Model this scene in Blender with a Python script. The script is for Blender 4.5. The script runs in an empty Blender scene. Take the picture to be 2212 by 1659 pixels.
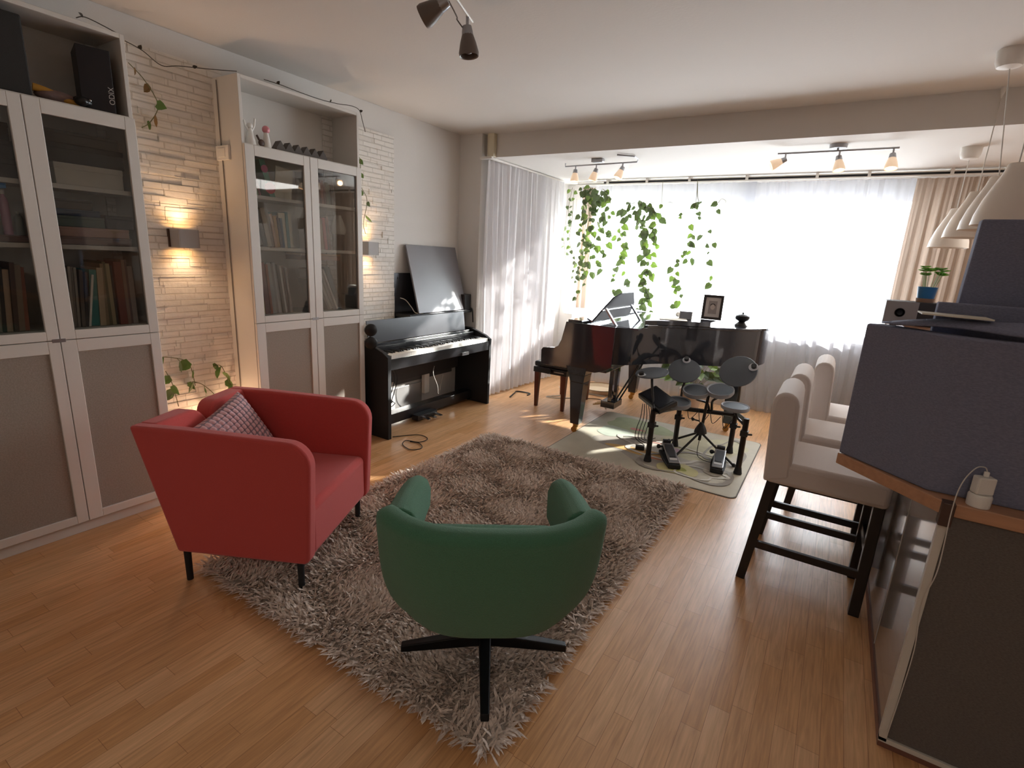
import bpy, bmesh, math, random
import numpy as np
from mathutils import Vector, Matrix
random.seed(7); rng = np.random.default_rng(7)
S = bpy.context.scene; COL = S.collection
PI = math.pi
# ------------------------------------------------------------------ camera
W, H, F, CH = 2212, 1659, 1107.0, 1.47
yaw, pit, rol = (math.radians(a) for a in (-31.54, 14.0, 3.06))
fw = Vector((math.sin(yaw)*math.cos(pit), math.cos(yaw)*math.cos(pit), -math.sin(pit)))
rt = Vector((math.cos(yaw), -math.sin(yaw), 0)); up = rt.cross(fw)
R2 = rt*math.cos(rol)+up*math.sin(rol); U2 = -rt*math.sin(rol)+up*math.cos(rol)
cd = bpy.data.cameras.new('camera'); cam = bpy.data.objects.new('camera', cd); COL.objects.link(cam)
cd.sensor_width = 36; cd.lens = 36*F/W; cd.clip_start = .03; cd.clip_end = 200
m = Matrix((R2, U2, -fw)).transposed().to_4x4(); m.translation = (0, 0, CH); cam.matrix_world = m
S.camera = cam
def at(px, py, **k):                      # the point of the room seen at a pixel of the photograph, on one plane
    d = fw+R2*((px-W/2)/F)-U2*((py-H/2)/F); (a, v), = k.items(); i = 'xyz'.index(a); o = Vector((0, 0, CH))
    return o+d*((v-o[i])/d[i])
# ------------------------------------------------------------------ light
wd = bpy.data.worlds.new('sky'); S.world = wd; wd.use_nodes = True
bg = wd.node_tree.nodes['Background']; bg.inputs[0].default_value = (.93, .97, 1, 1); bg.inputs[1].default_value = 18.5
def light(name, kind, loc, energy, color=(1, 1, 1), aim=None, **k):
    l = bpy.data.lights.new(name, kind); l.energy = energy; l.color = color
    for a, v in k.items(): setattr(l, a, v)
    o = bpy.data.objects.new(name, l); COL.objects.link(o); o.location = loc
    if aim is not None: o.rotation_euler = (Vector(aim)-Vector(loc)).to_track_quat('-Z', 'Y').to_euler()
    return o
light('sun', 'SUN', (2, 9, 6), 30, (1, .95, .88), aim=(2-.70, 9-1.0, 6-.47), angle=math.radians(1.0))
pt = light('window_portal', 'AREA', (-1.2, 6.2, 1.5), 1, aim=(-1.2, 0, 1.5), shape='RECTANGLE', size=3.6, size_y=1.45)
pt.data.cycles.is_portal = True
light('kitchen_side_fill', 'AREA', (1.8, 4.95, 2.34), 20, (1, .96, .92), aim=(1.8, 4.95, 0), shape='RECTANGLE', size=1.2, size_y=1.1)  # added fill from the kitchen side, brightens left wall and bookcases
light('rear_warm_fill', 'AREA', (.3, -1.2, 2.5), 8, (1, .88, .76), aim=(.3, -1.2, 0), shape='DISK', size=.7)  # added warm fill behind the camera, lifts the dim foreground
S.view_settings.view_transform = 'Standard'; S.view_settings.look = 'None'
S.view_settings.exposure = 0.56; S.view_settings.gamma = 1.0; S.view_settings.use_curve_mapping = False
# ------------------------------------------------------------------ materials
def lin(h):
    h = h.lstrip('#'); c = [int(h[i:i+2], 16)/255 for i in (0, 2, 4)]
    return tuple(x/12.92 if x <= .04045 else ((x+.055)/1.055)**2.4 for x in c)+(1,)
MATS = {}
def mat(name, col, rough=.6, metal=0, spec=.5, noise=0, nscale=20, bump=0, bscale=60, coat=0, sheen=0, emit=None, estr=0, stretch=None):
    if name in MATS: return MATS[name]
    ma = bpy.data.materials.new(name); ma.use_nodes = True; nt = ma.node_tree; b = nt.nodes['Principled BSDF']
    c = lin(col) if isinstance(col, str) else col
    b.inputs['Base Color'].default_value = c; b.inputs['Roughness'].default_value = rough; b.inputs['Metallic'].default_value = metal
    b.inputs['Specular IOR Level'].default_value = spec; b.inputs['Coat Weight'].default_value = coat; b.inputs['Sheen Weight'].default_value = sheen
    if emit: b.inputs['Emission Color'].default_value = lin(emit); b.inputs['Emission Strength'].default_value = estr
    if noise or bump:
        tc = nt.nodes.new('ShaderNodeTexCoord'); vec = tc.outputs['Object']
        if stretch:
            mp = nt.nodes.new('ShaderNodeMapping'); mp.inputs['Scale'].default_value = stretch; nt.links.new(vec, mp.inputs[0]); vec = mp.outputs[0]
    if noise:
        n = nt.nodes.new('ShaderNodeTexNoise'); n.inputs['Scale'].default_value = nscale; n.inputs['Detail'].default_value = 5; nt.links.new(vec, n.inputs['Vector'])
        r = nt.nodes.new('ShaderNodeMapRange'); r.inputs[1].default_value = .3; r.inputs[2].default_value = .7; r.inputs[3].default_value = 1-noise; r.inputs[4].default_value = 1+noise
        nt.links.new(n.outputs['Fac'], r.inputs[0])
        mx = nt.nodes.new('ShaderNodeVectorMath'); mx.operation = 'SCALE'; mx.inputs[0].default_value = c[:3]; nt.links.new(r.outputs[0], mx.inputs['Scale']); nt.links.new(mx.outputs[0], b.inputs['Base Color'])
    if bump:
        n = nt.nodes.new('ShaderNodeTexNoise'); n.inputs['Scale'].default_value = bscale; n.inputs['Detail'].default_value = 3; nt.links.new(vec, n.inputs['Vector'])
        bp = nt.nodes.new('ShaderNodeBump'); bp.inputs['Strength'].default_value = bump; bp.inputs['Distance'].default_value = .01
        nt.links.new(n.outputs['Fac'], bp.inputs['Height']); nt.links.new(bp.outputs[0], b.inputs['Normal'])
    MATS[name] = ma; return ma
def cloth_mat(name, col, clear, trans):     # woven sheer: part open weave, part thread that scatters light both ways
    ma = bpy.data.materials.new(name); ma.use_nodes = True; nt = ma.node_tree; nt.nodes.remove(nt.nodes['Principled BSDF'])
    out = nt.nodes['Material Output']; N = lambda t: nt.nodes.new('ShaderNode'+t)
    d, t, p, m1, m2 = N('BsdfDiffuse'), N('BsdfTranslucent'), N('BsdfTransparent'), N('MixShader'), N('MixShader')
    d.inputs[0].default_value = lin(col); t.inputs[0].default_value = lin(col)
    m1.inputs[0].default_value = trans; m2.inputs[0].default_value = clear
    nt.links.new(d.outputs[0], m1.inputs[1]); nt.links.new(t.outputs[0], m1.inputs[2])
    nt.links.new(m1.outputs[0], m2.inputs[1]); nt.links.new(p.outputs[0], m2.inputs[2]); nt.links.new(m2.outputs[0], out.inputs[0])
    return ma
def glass_mat(name, tint=(1, 1, 1, 1), refl=1.0):
    ma = bpy.data.materials.new(name); ma.use_nodes = True; nt = ma.node_tree; nt.nodes.remove(nt.nodes['Principled BSDF'])
    out = nt.nodes['Material Output']; N = lambda t: nt.nodes.new('ShaderNode'+t)
    g, p, m1, f = N('BsdfGlossy'), N('BsdfTransparent'), N('MixShader'), N('Fresnel')
    g.inputs['Roughness'].default_value = .02; p.inputs[0].default_value = tint; f.inputs[0].default_value = 1.5
    mu = N('Math'); mu.operation = 'MULTIPLY'; mu.inputs[1].default_value = refl; nt.links.new(f.outputs[0], mu.inputs[0])
    nt.links.new(mu.outputs[0], m1.inputs[0]); nt.links.new(p.outputs[0], m1.inputs[1]); nt.links.new(g.outputs[0], m1.inputs[2]); nt.links.new(m1.outputs[0], out.inputs[0])
    return ma
def leaf_mat(name, col):
    ma = mat(name, col, .45); nt = ma.node_tree; b = nt.nodes['Principled BSDF']; t = nt.nodes.new('ShaderNodeBsdfTranslucent'); x = nt.nodes.new('ShaderNodeMixShader')
    c = lin(col); t.inputs[0].default_value = (min(1, c[0]*1.6), min(1, c[1]*1.8), c[2]*.9, 1); x.inputs[0].default_value = .07
    nt.links.new(b.outputs[0], x.inputs[1]); nt.links.new(t.outputs[0], x.inputs[2]); nt.links.new(x.outputs[0], nt.nodes['Material Output'].inputs[0]); return ma
def brickish(name, kind):
    ma = bpy.data.materials.new(name); ma.use_nodes = True; nt = ma.node_tree; b = nt.nodes['Principled BSDF']; N = lambda t: nt.nodes.new('ShaderNode'+t); L = nt.links.new
    tc = N('TexCoord'); sep = N('SeparateXYZ'); L(tc.outputs['Object'], sep.inputs[0]); cmb = N('CombineXYZ')
    if kind == 'stone':                    # split-face stone strips, courses along Y
        L(sep.outputs['Y'], cmb.inputs[0]); L(sep.outputs['Z'], cmb.inputs[1])
        br = N('TexBrick'); L(cmb.outputs[0], br.inputs['Vector']); br.inputs['Scale'].default_value = 1; br.inputs['Brick Width'].default_value = .19; br.inputs['Row Height'].default_value = .036
        br.inputs['Mortar Size'].default_value = .0035; br.inputs['Mortar Smooth'].default_value = .4; br.offset = .37; br.squash = .7; br.squash_frequency = 3
        br.inputs['Color1'].default_value = (.2, .2, .2, 1); br.inputs['Color2'].default_value = (.9, .9, .9, 1); br.inputs['Mortar'].default_value = (0, 0, 0, 1)
        n = N('TexNoise'); n.inputs['Scale'].default_value = 28; n.inputs['Detail'].default_value = 6
        L(tc.outputs['Object'], n.inputs['Vector'])
        ad = N('Mix'); ad.data_type = 'RGBA'; ad.inputs[0].default_value = .45; L(br.outputs['Color'], ad.inputs[6]); L(n.outputs['Color'], ad.inputs[7])
        bp = N('Bump'); bp.inputs['Strength'].default_value = .9; bp.inputs['Distance'].default_value = .014; L(ad.outputs[2], bp.inputs['Height']); L(bp.outputs[0], b.inputs['Normal'])
        rp = N('ValToRGB'); rp.color_ramp.elements[0].color = lin('#cdc6bc'); rp.color_ramp.elements[1].color = lin('#e8e3dc'); rp.color_ramp.elements[0].position = .1; rp.color_ramp.elements[1].position = .5
        L(ad.outputs[2], rp.inputs[0]); L(rp.outputs[0], b.inputs['Base Color']); b.inputs['Roughness'].default_value = .85
    else:                                  # strip parquet, strips along Y
        L(sep.outputs['Y'], cmb.inputs[0]); L(sep.outputs['X'], cmb.inputs[1])
        br = N('TexBrick'); L(cmb.outputs[0], br.inputs['Vector']); br.inputs['Scale'].default_value = 1; br.inputs['Brick Width'].default_value = .42; br.inputs['Row Height'].default_value = .066
        br.inputs['Mortar Size'].default_value = .0008; br.inputs['Mortar Smooth'].default_value = .1; br.offset = .41; br.offset_frequency = 3; br.squash_frequency = 2; br.squash = 1.3
        br.inputs['Color1'].default_value = lin('#cf9b68'); br.inputs['Color2'].default_value = lin('#deb083'); br.inputs['Mortar'].default_value = lin('#a5744a')
        mp = N('Mapping'); mp.inputs['Scale'].default_value = (46, 2.6, 1); L(tc.outputs['Object'], mp.inputs[0])
        n = N('TexNoise'); n.inputs['Scale'].default_value = 2.2; n.inputs['Detail'].default_value = 7; n.inputs['Distortion'].default_value = .6; L(mp.outputs[0], n.inputs['Vector'])
        rp = N('ValToRGB'); rp.color_ramp.elements[0].color = (.80, .76, .72, 1); rp.color_ramp.elements[1].color = (1.1, 1.1, 1.1, 1); rp.color_ramp.elements[0].position = .3; rp.color_ramp.elements[1].position = .66; L(n.outputs['Fac'], rp.inputs[0])
        mx = N('Mix'); mx.data_type = 'RGBA'; mx.blend_type = 'MULTIPLY'; mx.inputs[0].default_value = 1; L(br.outputs['Color'], mx.inputs[6]); L(rp.outputs[0], mx.inputs[7])
        L(mx.outputs[2], b.inputs['Base Color']); b.inputs['Roughness'].default_value = .34; b.inputs['Coat Weight'].default_value = .12; b.inputs['Coat Roughness'].default_value = .3
    return ma
WALL = mat('wall_paint', '#dcd8d3', .9, bump=.06, bscale=90)
CEIL = mat('ceiling_paint', '#d9d4ce', .92, bump=.05, bscale=70)
WHITE = mat('white_lacquer', '#d8d3cc', .42)
WPLAST = mat('white_plastic', '#e6e1da', .4)
FELT = mat('taupe_felt', '#9a9086', .95, noise=.12, nscale=160, bump=.25, bscale=500)
DFELT = mat('charcoal_felt', '#7b7d91', .97, noise=.14, nscale=140, bump=.3, bscale=450, stretch=(1, 1, 2.4))
BFELT = mat('brown_black_felt', '#6a635e', .97, noise=.2, nscale=140, bump=.3, bscale=450, stretch=(1, 1, 3))
RED = mat('red_wool', '#cc4b47', .9, noise=.06, nscale=260, bump=.3, bscale=700, sheen=.25)
GREEN = mat('green_weave', '#497c5f', .9, noise=.10, nscale=300, bump=.5, bscale=420, sheen=.2)
BLACK = mat('black_lacquer', '#292c34', .07, spec=.6, coat=.6)
BLK = mat('black_plastic', '#141416', .38)
MBLK = mat('matt_black', '#1a1a1c', .7)
DMETAL = mat('dark_metal', '#2a2a2c', .35, metal=.8)
CHROME = mat('chrome', '#c9c9cc', .18, metal=1)
STEEL = mat('brushed_steel', '#a5a5a8', .35, metal=1)
BRASS = mat('brass', '#b08a4e', .35, metal=1)
DWOOD = mat('black_brown_wood', '#1d1614', .4, noise=.15, nscale=12)
BENCHW = mat('dark_mahogany', '#5e2a1c', .3, noise=.2, nscale=10)
WOOD = mat('oiled_beech', '#b98a6a', .45, noise=.1, nscale=9, stretch=(1, 8, 8))
SLIP = mat('offwhite_slipcover', '#d2c8c2', .9, bump=.15, bscale=350)
LEATH = mat('black_leather', '#16161a', .35, bump=.1, bscale=200)
PAGE = mat('paper', '#d9d3c4', .8)
KEYW = mat('ivory_keys', '#e8e6e0', .3)
CORD = mat('pale_cord', '#cfcac2', .6)
BROWN = mat('brown_plastic', '#4b342a', .5)
GLASS = glass_mat('door_glass', (.96, .97, .96, 1), 1.0)
WGLASS = glass_mat('window_glass', (.97, .99, 1, 1), .8)
SHEER = cloth_mat('sheer_voile', '#aaaab0', .44, .5)
SHEER2 = cloth_mat('dense_voile', '#f4f2f4', .08, .22)
BEIGE = cloth_mat('beige_linen', '#b7a596', .0, .35)
STONE = brickish('split_face_stone', 'stone'); PARQ = brickish('strip_parquet', 'floor')
IVY = leaf_mat('ivy_leaf', '#5d7a3a'); POTHOS = leaf_mat('pothos_leaf', '#5f6f4c'); LIME = leaf_mat('lime_leaf', '#809a50'); DRY = leaf_mat('dry_leaf', '#7a5a2c')
STEM = mat('stem', '#6d6a44', .7)
# ------------------------------------------------------------------ mesh builder
class M:
    def __init__(s): s.b = bmesh.new(); s.mi = 0
    def faces(s, vs, fs):
        v = [s.b.verts.new(p) for p in vs]
        for f in fs:
            try: s.b.faces.new([v[i] for i in f]).material_index = s.mi
            except ValueError: pass
        return v
    def box(s, x0, x1, y0, y1, z0, z1, rot=None, piv=None):
        vs = [Vector((x, y, z)) for z in (z0, z1) for y in (y0, y1) for x in (x0, x1)]
        if rot is not None:
            c = Vector(piv) if piv else Vector(((x0+x1)/2, (y0+y1)/2, (z0+z1)/2)); vs = [rot @ (v-c)+c for v in vs]
        s.faces(vs, [(0, 2, 3, 1), (4, 5, 7, 6), (0, 1, 5, 4), (2, 6, 7, 3), (0, 4, 6, 2), (1, 3, 7, 5)]); return s
    def cyl(s, p, q, r0, r1=None, n=14):
        p, q = Vector(p), Vector(q); r1 = r0 if r1 is None else r1; d = (q-p).normalized(); a = d.orthogonal().normalized(); c = d.cross(a)
        vs = [o+(a*math.cos(2*PI*i/n)+c*math.sin(2*PI*i/n))*r for o, r in ((p, r0), (q, r1)) for i in range(n)]
        s.faces(vs, [(i, (i+1) % n, n+(i+1) % n, n+i) for i in range(n)]+[tuple(range(n-1, -1, -1)), tuple(range(n, 2*n))]); return s
    def tube(s, pts, r, n=6, r1=None):
        pts = [Vector(p) for p in pts]; rings = []; a = None
        for i, p in enumerate(pts):
            d = (pts[min(i+1, len(pts)-1)]-pts[max(i-1, 0)]).normalized()
            a = d.orthogonal().normalized() if a is None else (a-d*a.dot(d)).normalized()
            c = d.cross(a); rr = r if r1 is None else r+(r1-r)*i/(len(pts)-1)
            rings += [p+(a*math.cos(2*PI*k/n)+c*math.sin(2*PI*k/n))*rr for k in range(n)]
        L = len(pts)
        s.faces(rings, [(j*n+i, j*n+(i+1) % n, (j+1)*n+(i+1) % n, (j+1)*n+i) for j in range(L-1) for i in range(n)]+[tuple(range(n-1, -1, -1)), tuple(range((L-1)*n, L*n))]); return s
    def lathe(s, prof, c=(0, 0, 0), n=24, mx=None, close=False):
        mx = mx or Matrix(); c = Vector(c); P = len(prof)
        vs = [c+(mx @ Vector((r*math.cos(2*PI*i/n), r*math.sin(2*PI*i/n), z))) for r, z in prof for i in range(n)]
        fs = [(j*n+i, j*n+(i+1) % n, (j+1)*n+(i+1) % n, (j+1)*n+i) for j in range(P-1) for i in range(n)]
        if close: fs += [tuple(range(n-1, -1, -1)), tuple(range((P-1)*n, P*n))]
        s.faces(vs, fs); return s
    def prism(s, poly, a, b, ax='z'):       # extrude a 2-D outline along an axis; the outline's coordinates are the two other axes in order
        def mk(u, v, w): return {'z': (u, v, w), 'y': (u, w, v), 'x': (w, u, v)}[ax]
        n = len(poly); vs = [mk(u, v, w) for w in (a, b) for u, v in poly]
        s.faces(vs, [tuple(range(n-1, -1, -1)), tuple(range(n, 2*n))]+[(i, (i+1) % n, n+(i+1) % n, n+i) for i in range(n)]); return s
    def ball(s, c, r, sc=(1, 1, 1), n=16):
        prof = [(math.sin(PI*j/10)*r, -math.cos(PI*j/10)*r) for j in range(11)]
        prof[0] = (r*.02, -r); prof[-1] = (r*.02, r)
        return s.lathe(prof, c, n, Matrix.Diagonal(sc).to_4x4().to_3x3(), True)
    def quad(s, *p): s.faces(p, [tuple(range(len(p)))]); return s
    def move(s, mx):
        bmesh.ops.transform(s.b, matrix=mx, verts=s.b.verts); return s
def obj(name, b, mats, parent=None, loc=(0, 0, 0), rot=None, bevel=0, seg=2, smooth=False, sub=0, solid=0, soff=0, label=None, kind=None):
    me = bpy.data.meshes.new(name)
    bmesh.ops.recalc_face_normals(b.b, faces=b.b.faces); b.b.to_mesh(me); b.b.free()
    for x in (mats if isinstance(mats, (list, tuple)) else [mats]): me.materials.append(x)
    o = bpy.data.objects.new(name, me); COL.objects.link(o); o.location = loc
    if rot is not None: o.rotation_euler = rot
    if parent is not None: o.parent = parent
    if solid:
        md = o.modifiers.new('solid', 'SOLIDIFY'); md.thickness = solid; md.offset = soff
    if bevel:
        md = o.modifiers.new('bevel', 'BEVEL'); md.width = bevel; md.segments = seg; md.limit_method = 'ANGLE'; md.angle_limit = .6
    if sub:
        md = o.modifiers.new('sub', 'SUBSURF'); md.levels = sub; md.render_levels = sub
    if smooth or sub:
        for p in me.polygons: p.use_smooth = True
        if not sub: me.set_sharp_from_angle(angle=.7)
    if label: o['label'] = label
    if kind: o['kind'] = kind
    return o
def tag(o, label, cat, group=None):
    o['label'] = label; o['category'] = cat
    if group: o['group'] = group
    return o
def thing(name, label, cat, loc=(0, 0, 0), rz=0, group=None):
    o = bpy.data.objects.new(name, None); COL.objects.link(o); o.location = loc; o.rotation_euler = (0, 0, rz); o.empty_display_size = .1
    return tag(o, label, cat, group)
def struct(name, b, ma, **k): return obj(name, b, ma, kind='structure', **k)
def copy_tree(o, parent=None):
    c = o.copy(); COL.objects.link(c)
    if parent is not None: c.parent = parent
    for ch in [x for x in COL.objects if x.parent == o]: copy_tree(ch, c)
    return c
def smooth_path(pts, k=6):                 # Catmull-Rom through the points
    P = [Vector(p) for p in pts]; out = []
    for i in range(len(P)-1):
        a, b, c, d = P[max(i-1, 0)], P[i], P[i+1], P[min(i+2, len(P)-1)]
        for j in range(k):
            t = j/k; out.append(.5*((2*b)+(c-a)*t+(2*a-5*b+4*c-d)*t*t+(3*b-a-3*c+d)*t**3))
    return out+[P[-1]]
ORD = 'first second third fourth fifth sixth seventh eighth ninth tenth eleventh twelfth thirteenth fourteenth fifteenth sixteenth seventeenth eighteenth nineteenth twentieth'.split()
# ------------------------------------------------------------------ the room
XL, XR, YB, YF, ZC, ZL = -3.30, 2.7, -2.4, 6.05, 2.56, 2.36
struct('floor', M().box(XL-.15, XR+.15, YB-.15, YF+.25, -.12, 0), PARQ)
struct('ceiling', M().box(XL-.15, XR+.15, YB-.15, 4.28, ZC, ZC+.35), CEIL)
struct('trim_1', M().box(XL-.15, XR+.15, 4.28, YF+.25, ZL, ZC+.35), CEIL)
struct('wall_left', M().box(XL-.15, XL, YB-.15, YF+.25, 0, ZC+.02), WALL)
struct('wall_left_pillar', M().box(XL, -3.045, 4.20, YF+.02, 0, ZL).box(XL, -3.045, 4.20, 4.28, ZL, ZC), WALL)
struct('wall_right', M().box(XR, XR+.15, YB-.15, YF+.25, 0, ZC+.02), WALL)
struct('wall_rear', M().box(XL-.15, XR+.15, YB-.15, YB, 0, ZC+.02), WALL)
WX0, WX1, WZ0, WZ1 = -2.93, .50, .82, 2.19
struct('wall_window', M().box(XL-.15, WX0, YF, YF+.25, 0, ZL).box(WX1, XR+.15, YF, YF+.25, 0, ZL).box(WX0, WX1, YF, YF+.25, 0, WZ0).box(WX0, WX1, YF, YF+.25, WZ1, ZL), WALL)
def cladding(name, y0, y1, z1):            # split stone: every strip a bit of its own thickness
    b = M(); z = 0; k = 0
    while z < z1:
        h = random.choice((.028, .034, .04, .046)); y = y0-random.random()*.12
        while y < y1:
            l = random.uniform(.09, .26); a, c = max(y, y0), min(y+l, y1)
            if c-a > .012: b.box(XL, XL+random.uniform(.021, .029), a, c-.0006, z, min(z+h, z1)-.0006, Matrix.Rotation(random.uniform(-.012, .012), 3, 'Z'))
            y += l
        z += h
    return struct(name, b, STONE)
cladding('trim_2', 1.24, 1.90, 2.43); cladding('trim_3', 2.60, 3.295, 2.36)
# window: two wide casements
w = struct('window_1', M().box(WX0+.055, -1.02, YF+.02, YF+.09, WZ0, WZ0+.055).box(-.90, WX1-.055, YF+.02, YF+.09, WZ0, WZ0+.055).box(WX0+.055, -1.02, YF+.02, YF+.09, WZ1-.055, WZ1).box(-.90, WX1-.055, YF+.02, YF+.09, WZ1-.055, WZ1).box(WX0, WX0+.055, YF+.02, YF+.09, WZ0, WZ1).box(WX1-.055, WX1, YF+.02, YF+.09, WZ0, WZ1).box(-1.02, -.90, YF+.02, YF+.09, WZ0, WZ1), WPLAST)
obj('window_pane', M().box(WX0+.05, -1.0, YF+.05, YF+.056, WZ0+.05, WZ1-.05), WGLASS, w)
obj('window_pane', M().box(-.92, WX1-.05, YF+.05, YF+.056, WZ0+.05, WZ1-.05), WGLASS, w)
obj('window_sill', M().box(WX0, WX1, YF-.10, YF+.03, WZ0-.03, WZ0+.002), WPLAST, w, bevel=.006)
# ------------------------------------------------------------------ curtains
def curtain(name, label, p0, p1, z0, z1, amp, n, ma, flare=.25, group=None, tilt=(0, 0), seed=1):
    r = random.Random(seed); p0, p1 = Vector(p0), Vector(p1); d = p1-p0; L = d.length; u = d.normalized(); nn = Vector((-u.y, u.x)); NU, NV = n*10, 16
    ph = [r.uniform(-.5, .5) for _ in range(n+2)]; am = [r.uniform(.5, 1.25) for _ in range(n+2)]
    vs = []
    for j in range(NV+1):
        v = j/NV; z = z1+(z0-z1)*v
        for i in range(NU+1):
            t = i/NU; k = t*n; a = int(k); fr = k-a; A = am[a]*(1-fr)+am[min(a+1, n)]*fr; P = ph[a]*(1-fr)+ph[min(a+1, n)]*fr
            off = amp*A*math.sin(2*PI*k+P*2)*(.45+.55*min(1, v*3))+amp*.3*math.sin(2*PI*k*2.3+P*5)*(1-.5*v)+amp*.25*math.sin(5*v+k)
            q = p0+d*t+nn*off+u*(tilt[0]*(1-t)+tilt[1]*t)*v+u*amp*.5*math.sin(3*v+P*6)*v
            vs.append((q.x, q.y, z))
    b = M(); b.faces(vs, [(j*(NU+1)+i, j*(NU+1)+i+1, (j+1)*(NU+1)+i+1, (j+1)*(NU+1)+i) for j in range(NV) for i in range(NU)])
    o = obj(name, b, ma, smooth=True); return tag(o, label, 'curtain', group)
curtain('sheer_curtain', 'white sheer curtain hanging along the side wall behind the piano bench', (-2.985, 4.24), (-2.93, 5.68), .015, 2.335, .030, 17, SHEER2, seed=3)
curtain('sheer_curtain', 'thin white sheer across the window half with the hanging vines', (-2.75, 5.80), (-.86, 5.80), .012, 2.30, .016, 11, SHEER, seed=5)
curtain('sheer_curtain', 'thin white sheer across the plain window half beside the pendant lamps', (-.98, 5.83), (.50, 5.83), .012, 2.30, .024, 11, SHEER, tilt=(.25, .0), seed=9)
curtain('drape', 'beige linen drape bunched at the kitchen end of the curtain rail', (.40, 5.76), (.98, 5.76), .015, 2.29, .030, 7, BEIGE, seed=4)
curtain('drape', 'narrow beige drape gathered in the corner behind the vines', (-2.72, 5.765), (-2.55, 5.765), .9, 2.28, .022, 3, BEIGE, tilt=(.03, .0), seed=6)
t = thing('curtain_rail', 'white triple curtain rail under the low ceiling along the window', 'curtain rail', (0, 5.79, 2.325))
obj('track', M().box(-2.8, 1.1, -.055, -.035, .009, .019).box(-2.8, 1.1, -.055, -.035, -.022, -.010).box(-2.8, 1.1, .0, .02, -.012, .012), WPLAST, t)
obj('track', M().box(-2.45, 1.1, -.052, -.04, -.0095, .0085), MBLK, t, label='dark slot between the white tracks')
for x in (-2.4, -1.95, -1.5, -.95, -.35, .05, .62): obj('bracket', M().box(x-.012, x+.012, -.07, .03, -.016, .036), WPLAST, t)
t = thing('curtain_rail', 'thin white curtain rail along the side wall over the piano bench', 'curtain rail', (-2.96, 4.2, 2.345))
obj('track', M().box(-.012, .012, .02, 1.55, -.008, .010), WPLAST, t)
obj('track', M().box(-.085, .05, -.03, .0, -.014, .006), WPLAST, t)
for y in (.12, .5, .9, 1.35): obj('bracket', M().cyl((0, y, .008), (0, y, .016), .008), WPLAST, t)
tag(obj('wood_block', M().box(-3.0, -2.93, 4.225, 4.278, ZL, ZC), mat('pale_pine', '#d8cfb6', .6), bevel=.003), 'pale wooden block in the ceiling corner over the curtain rail', 'block')
# ------------------------------------------------------------------ bookcases
def bookcase(label, y0, y1, shelves):
    t = thing('bookcase', label, 'bookcase', (-3.0, y0, 0)); Wd = y1-y0; XB = -.285
    b = M().box(XB, -.02, 0, .018, 0, 2.375).box(XB, -.02, Wd-.018, Wd, 0, 2.375).box(XB, -.02, .018, Wd-.018, 2.355, 2.375).box(XB, -.02, .018, Wd-.018, 2.0, 2.022).box(XB, -.02, .018, Wd-.018, .06, .078).box(XB, -.03, .018, Wd-.018, 0, .06)
    obj('carcass', b, WHITE, t, bevel=.0015, seg=1)
    obj('back_panel', M().box(XB-.006, XB, .0, Wd, .0, 2.375), WHITE, t)
    for z in shelves: obj('shelf', M().box(XB+.001, -.035, .019, Wd-.019, z-.02, z), WHITE, t)
    mid = Wd*.505
    for a, c in ((.002, mid-.0015), (mid+.0015, Wd-.002)):
        for z0, z1, up_ in ((.985, 2.015, 1), (.065, .982, 0)):
            s, r = .058, .045
            d = obj('glass_door' if up_ else 'felt_door', M().box(-.018, .002, a, a+s, z0, z1).box(-.018, .002, c-r, c, z0, z1).box(-.018, .002, a+s, c-r, z0, z0+.042).box(-.018, .002, a+s, c-r, z1-.058, z1), WHITE, t, bevel=.002, seg=1)
            if up_: obj('glass_pane', M().box(-.012, -.008, a+s-.005, c-r+.005, z0+.037, z1-.053), GLASS, d)
            else: obj('felt_panel', M().box(-.014, -.006, a+s-.004, c-r+.004, z0+.038, z1-.054), FELT, d, label='taupe felt panel')
    obj('hinge_plate', M().box(-.003, .003, mid-.03, mid+.02, .975, .992), STEEL, t)
    return t
bookcase('tall white bookcase with glass doors, the nearer of two by the stone wall', .455, 1.298, (1.03, 1.415, 1.68))
bookcase('tall white bookcase with glass doors between the stone wall and digital piano', 1.838, 2.700, (1.03, 1.445, 1.745))
tag(obj('light_switch', M().box(-3.262, -3.135, 1.822, 1.838, 1.93, 2.01).box(-3.235, -3.165, 1.818, 1.823, 1.945, 1.995), WPLAST, bevel=.003), 'small white switch on the side of the further bookcase', 'switch')
tag(obj('power_cable', M().tube([(-3.22, 1.832, z) for z in (2.36, 2.2, 2.01)]+[(-3.215, 1.832, z) for z in (1.9, 1.2, .4, .1)], .003), mat('grey_cord', '#77706a', .6)), 'thin grey cord running down the side of the further bookcase', 'cord')
# books -------------------------------------------------------------
def book(th, h, dp, col, spiral=False):
    b = M(); cv = mat('cover_'+col, '#'+col, .6, noise=.05, nscale=30)
    b.box(-dp, 0, -th/2, -th/2+.002, 0, h).box(-dp, 0, th/2-.002, th/2, 0, h).box(-.002, .001, -th/2, th/2, 0, h)
    b.mi = 1; b.box(-dp+.004, -.003, -th/2+.002, th/2-.002, .003, h-.003)
    return b, [cv, PAGE]
def row(case, shelf, z, y0, specs, x=-3.045, group='', lean0=0, endname=''):
    """specs: (thickness, height, colour, colour word, kind, lean)"""
    y = y0
    for i, (th, h, col, cw, kind, le) in enumerate(specs):
        b, ms = book(th, h, random.uniform(.17, .21), col)
        sh = abs(math.sin(le))*h if le and i == 0 else 0
        le_ = math.radians(le); yc = y+th/2/max(.3, math.cos(le_))
        o = obj(kind, b, ms, loc=(x-random.uniform(0, .02), yc, z+abs(math.sin(le_))*th/2+.0005), rot=(le_, 0, 0))
        tag(o, f'{cw} {kind}, {ORD[i]} from {endname}, {case} {shelf}', 'book', group)
        y += th/max(.3, math.cos(le_))+.0012
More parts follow.
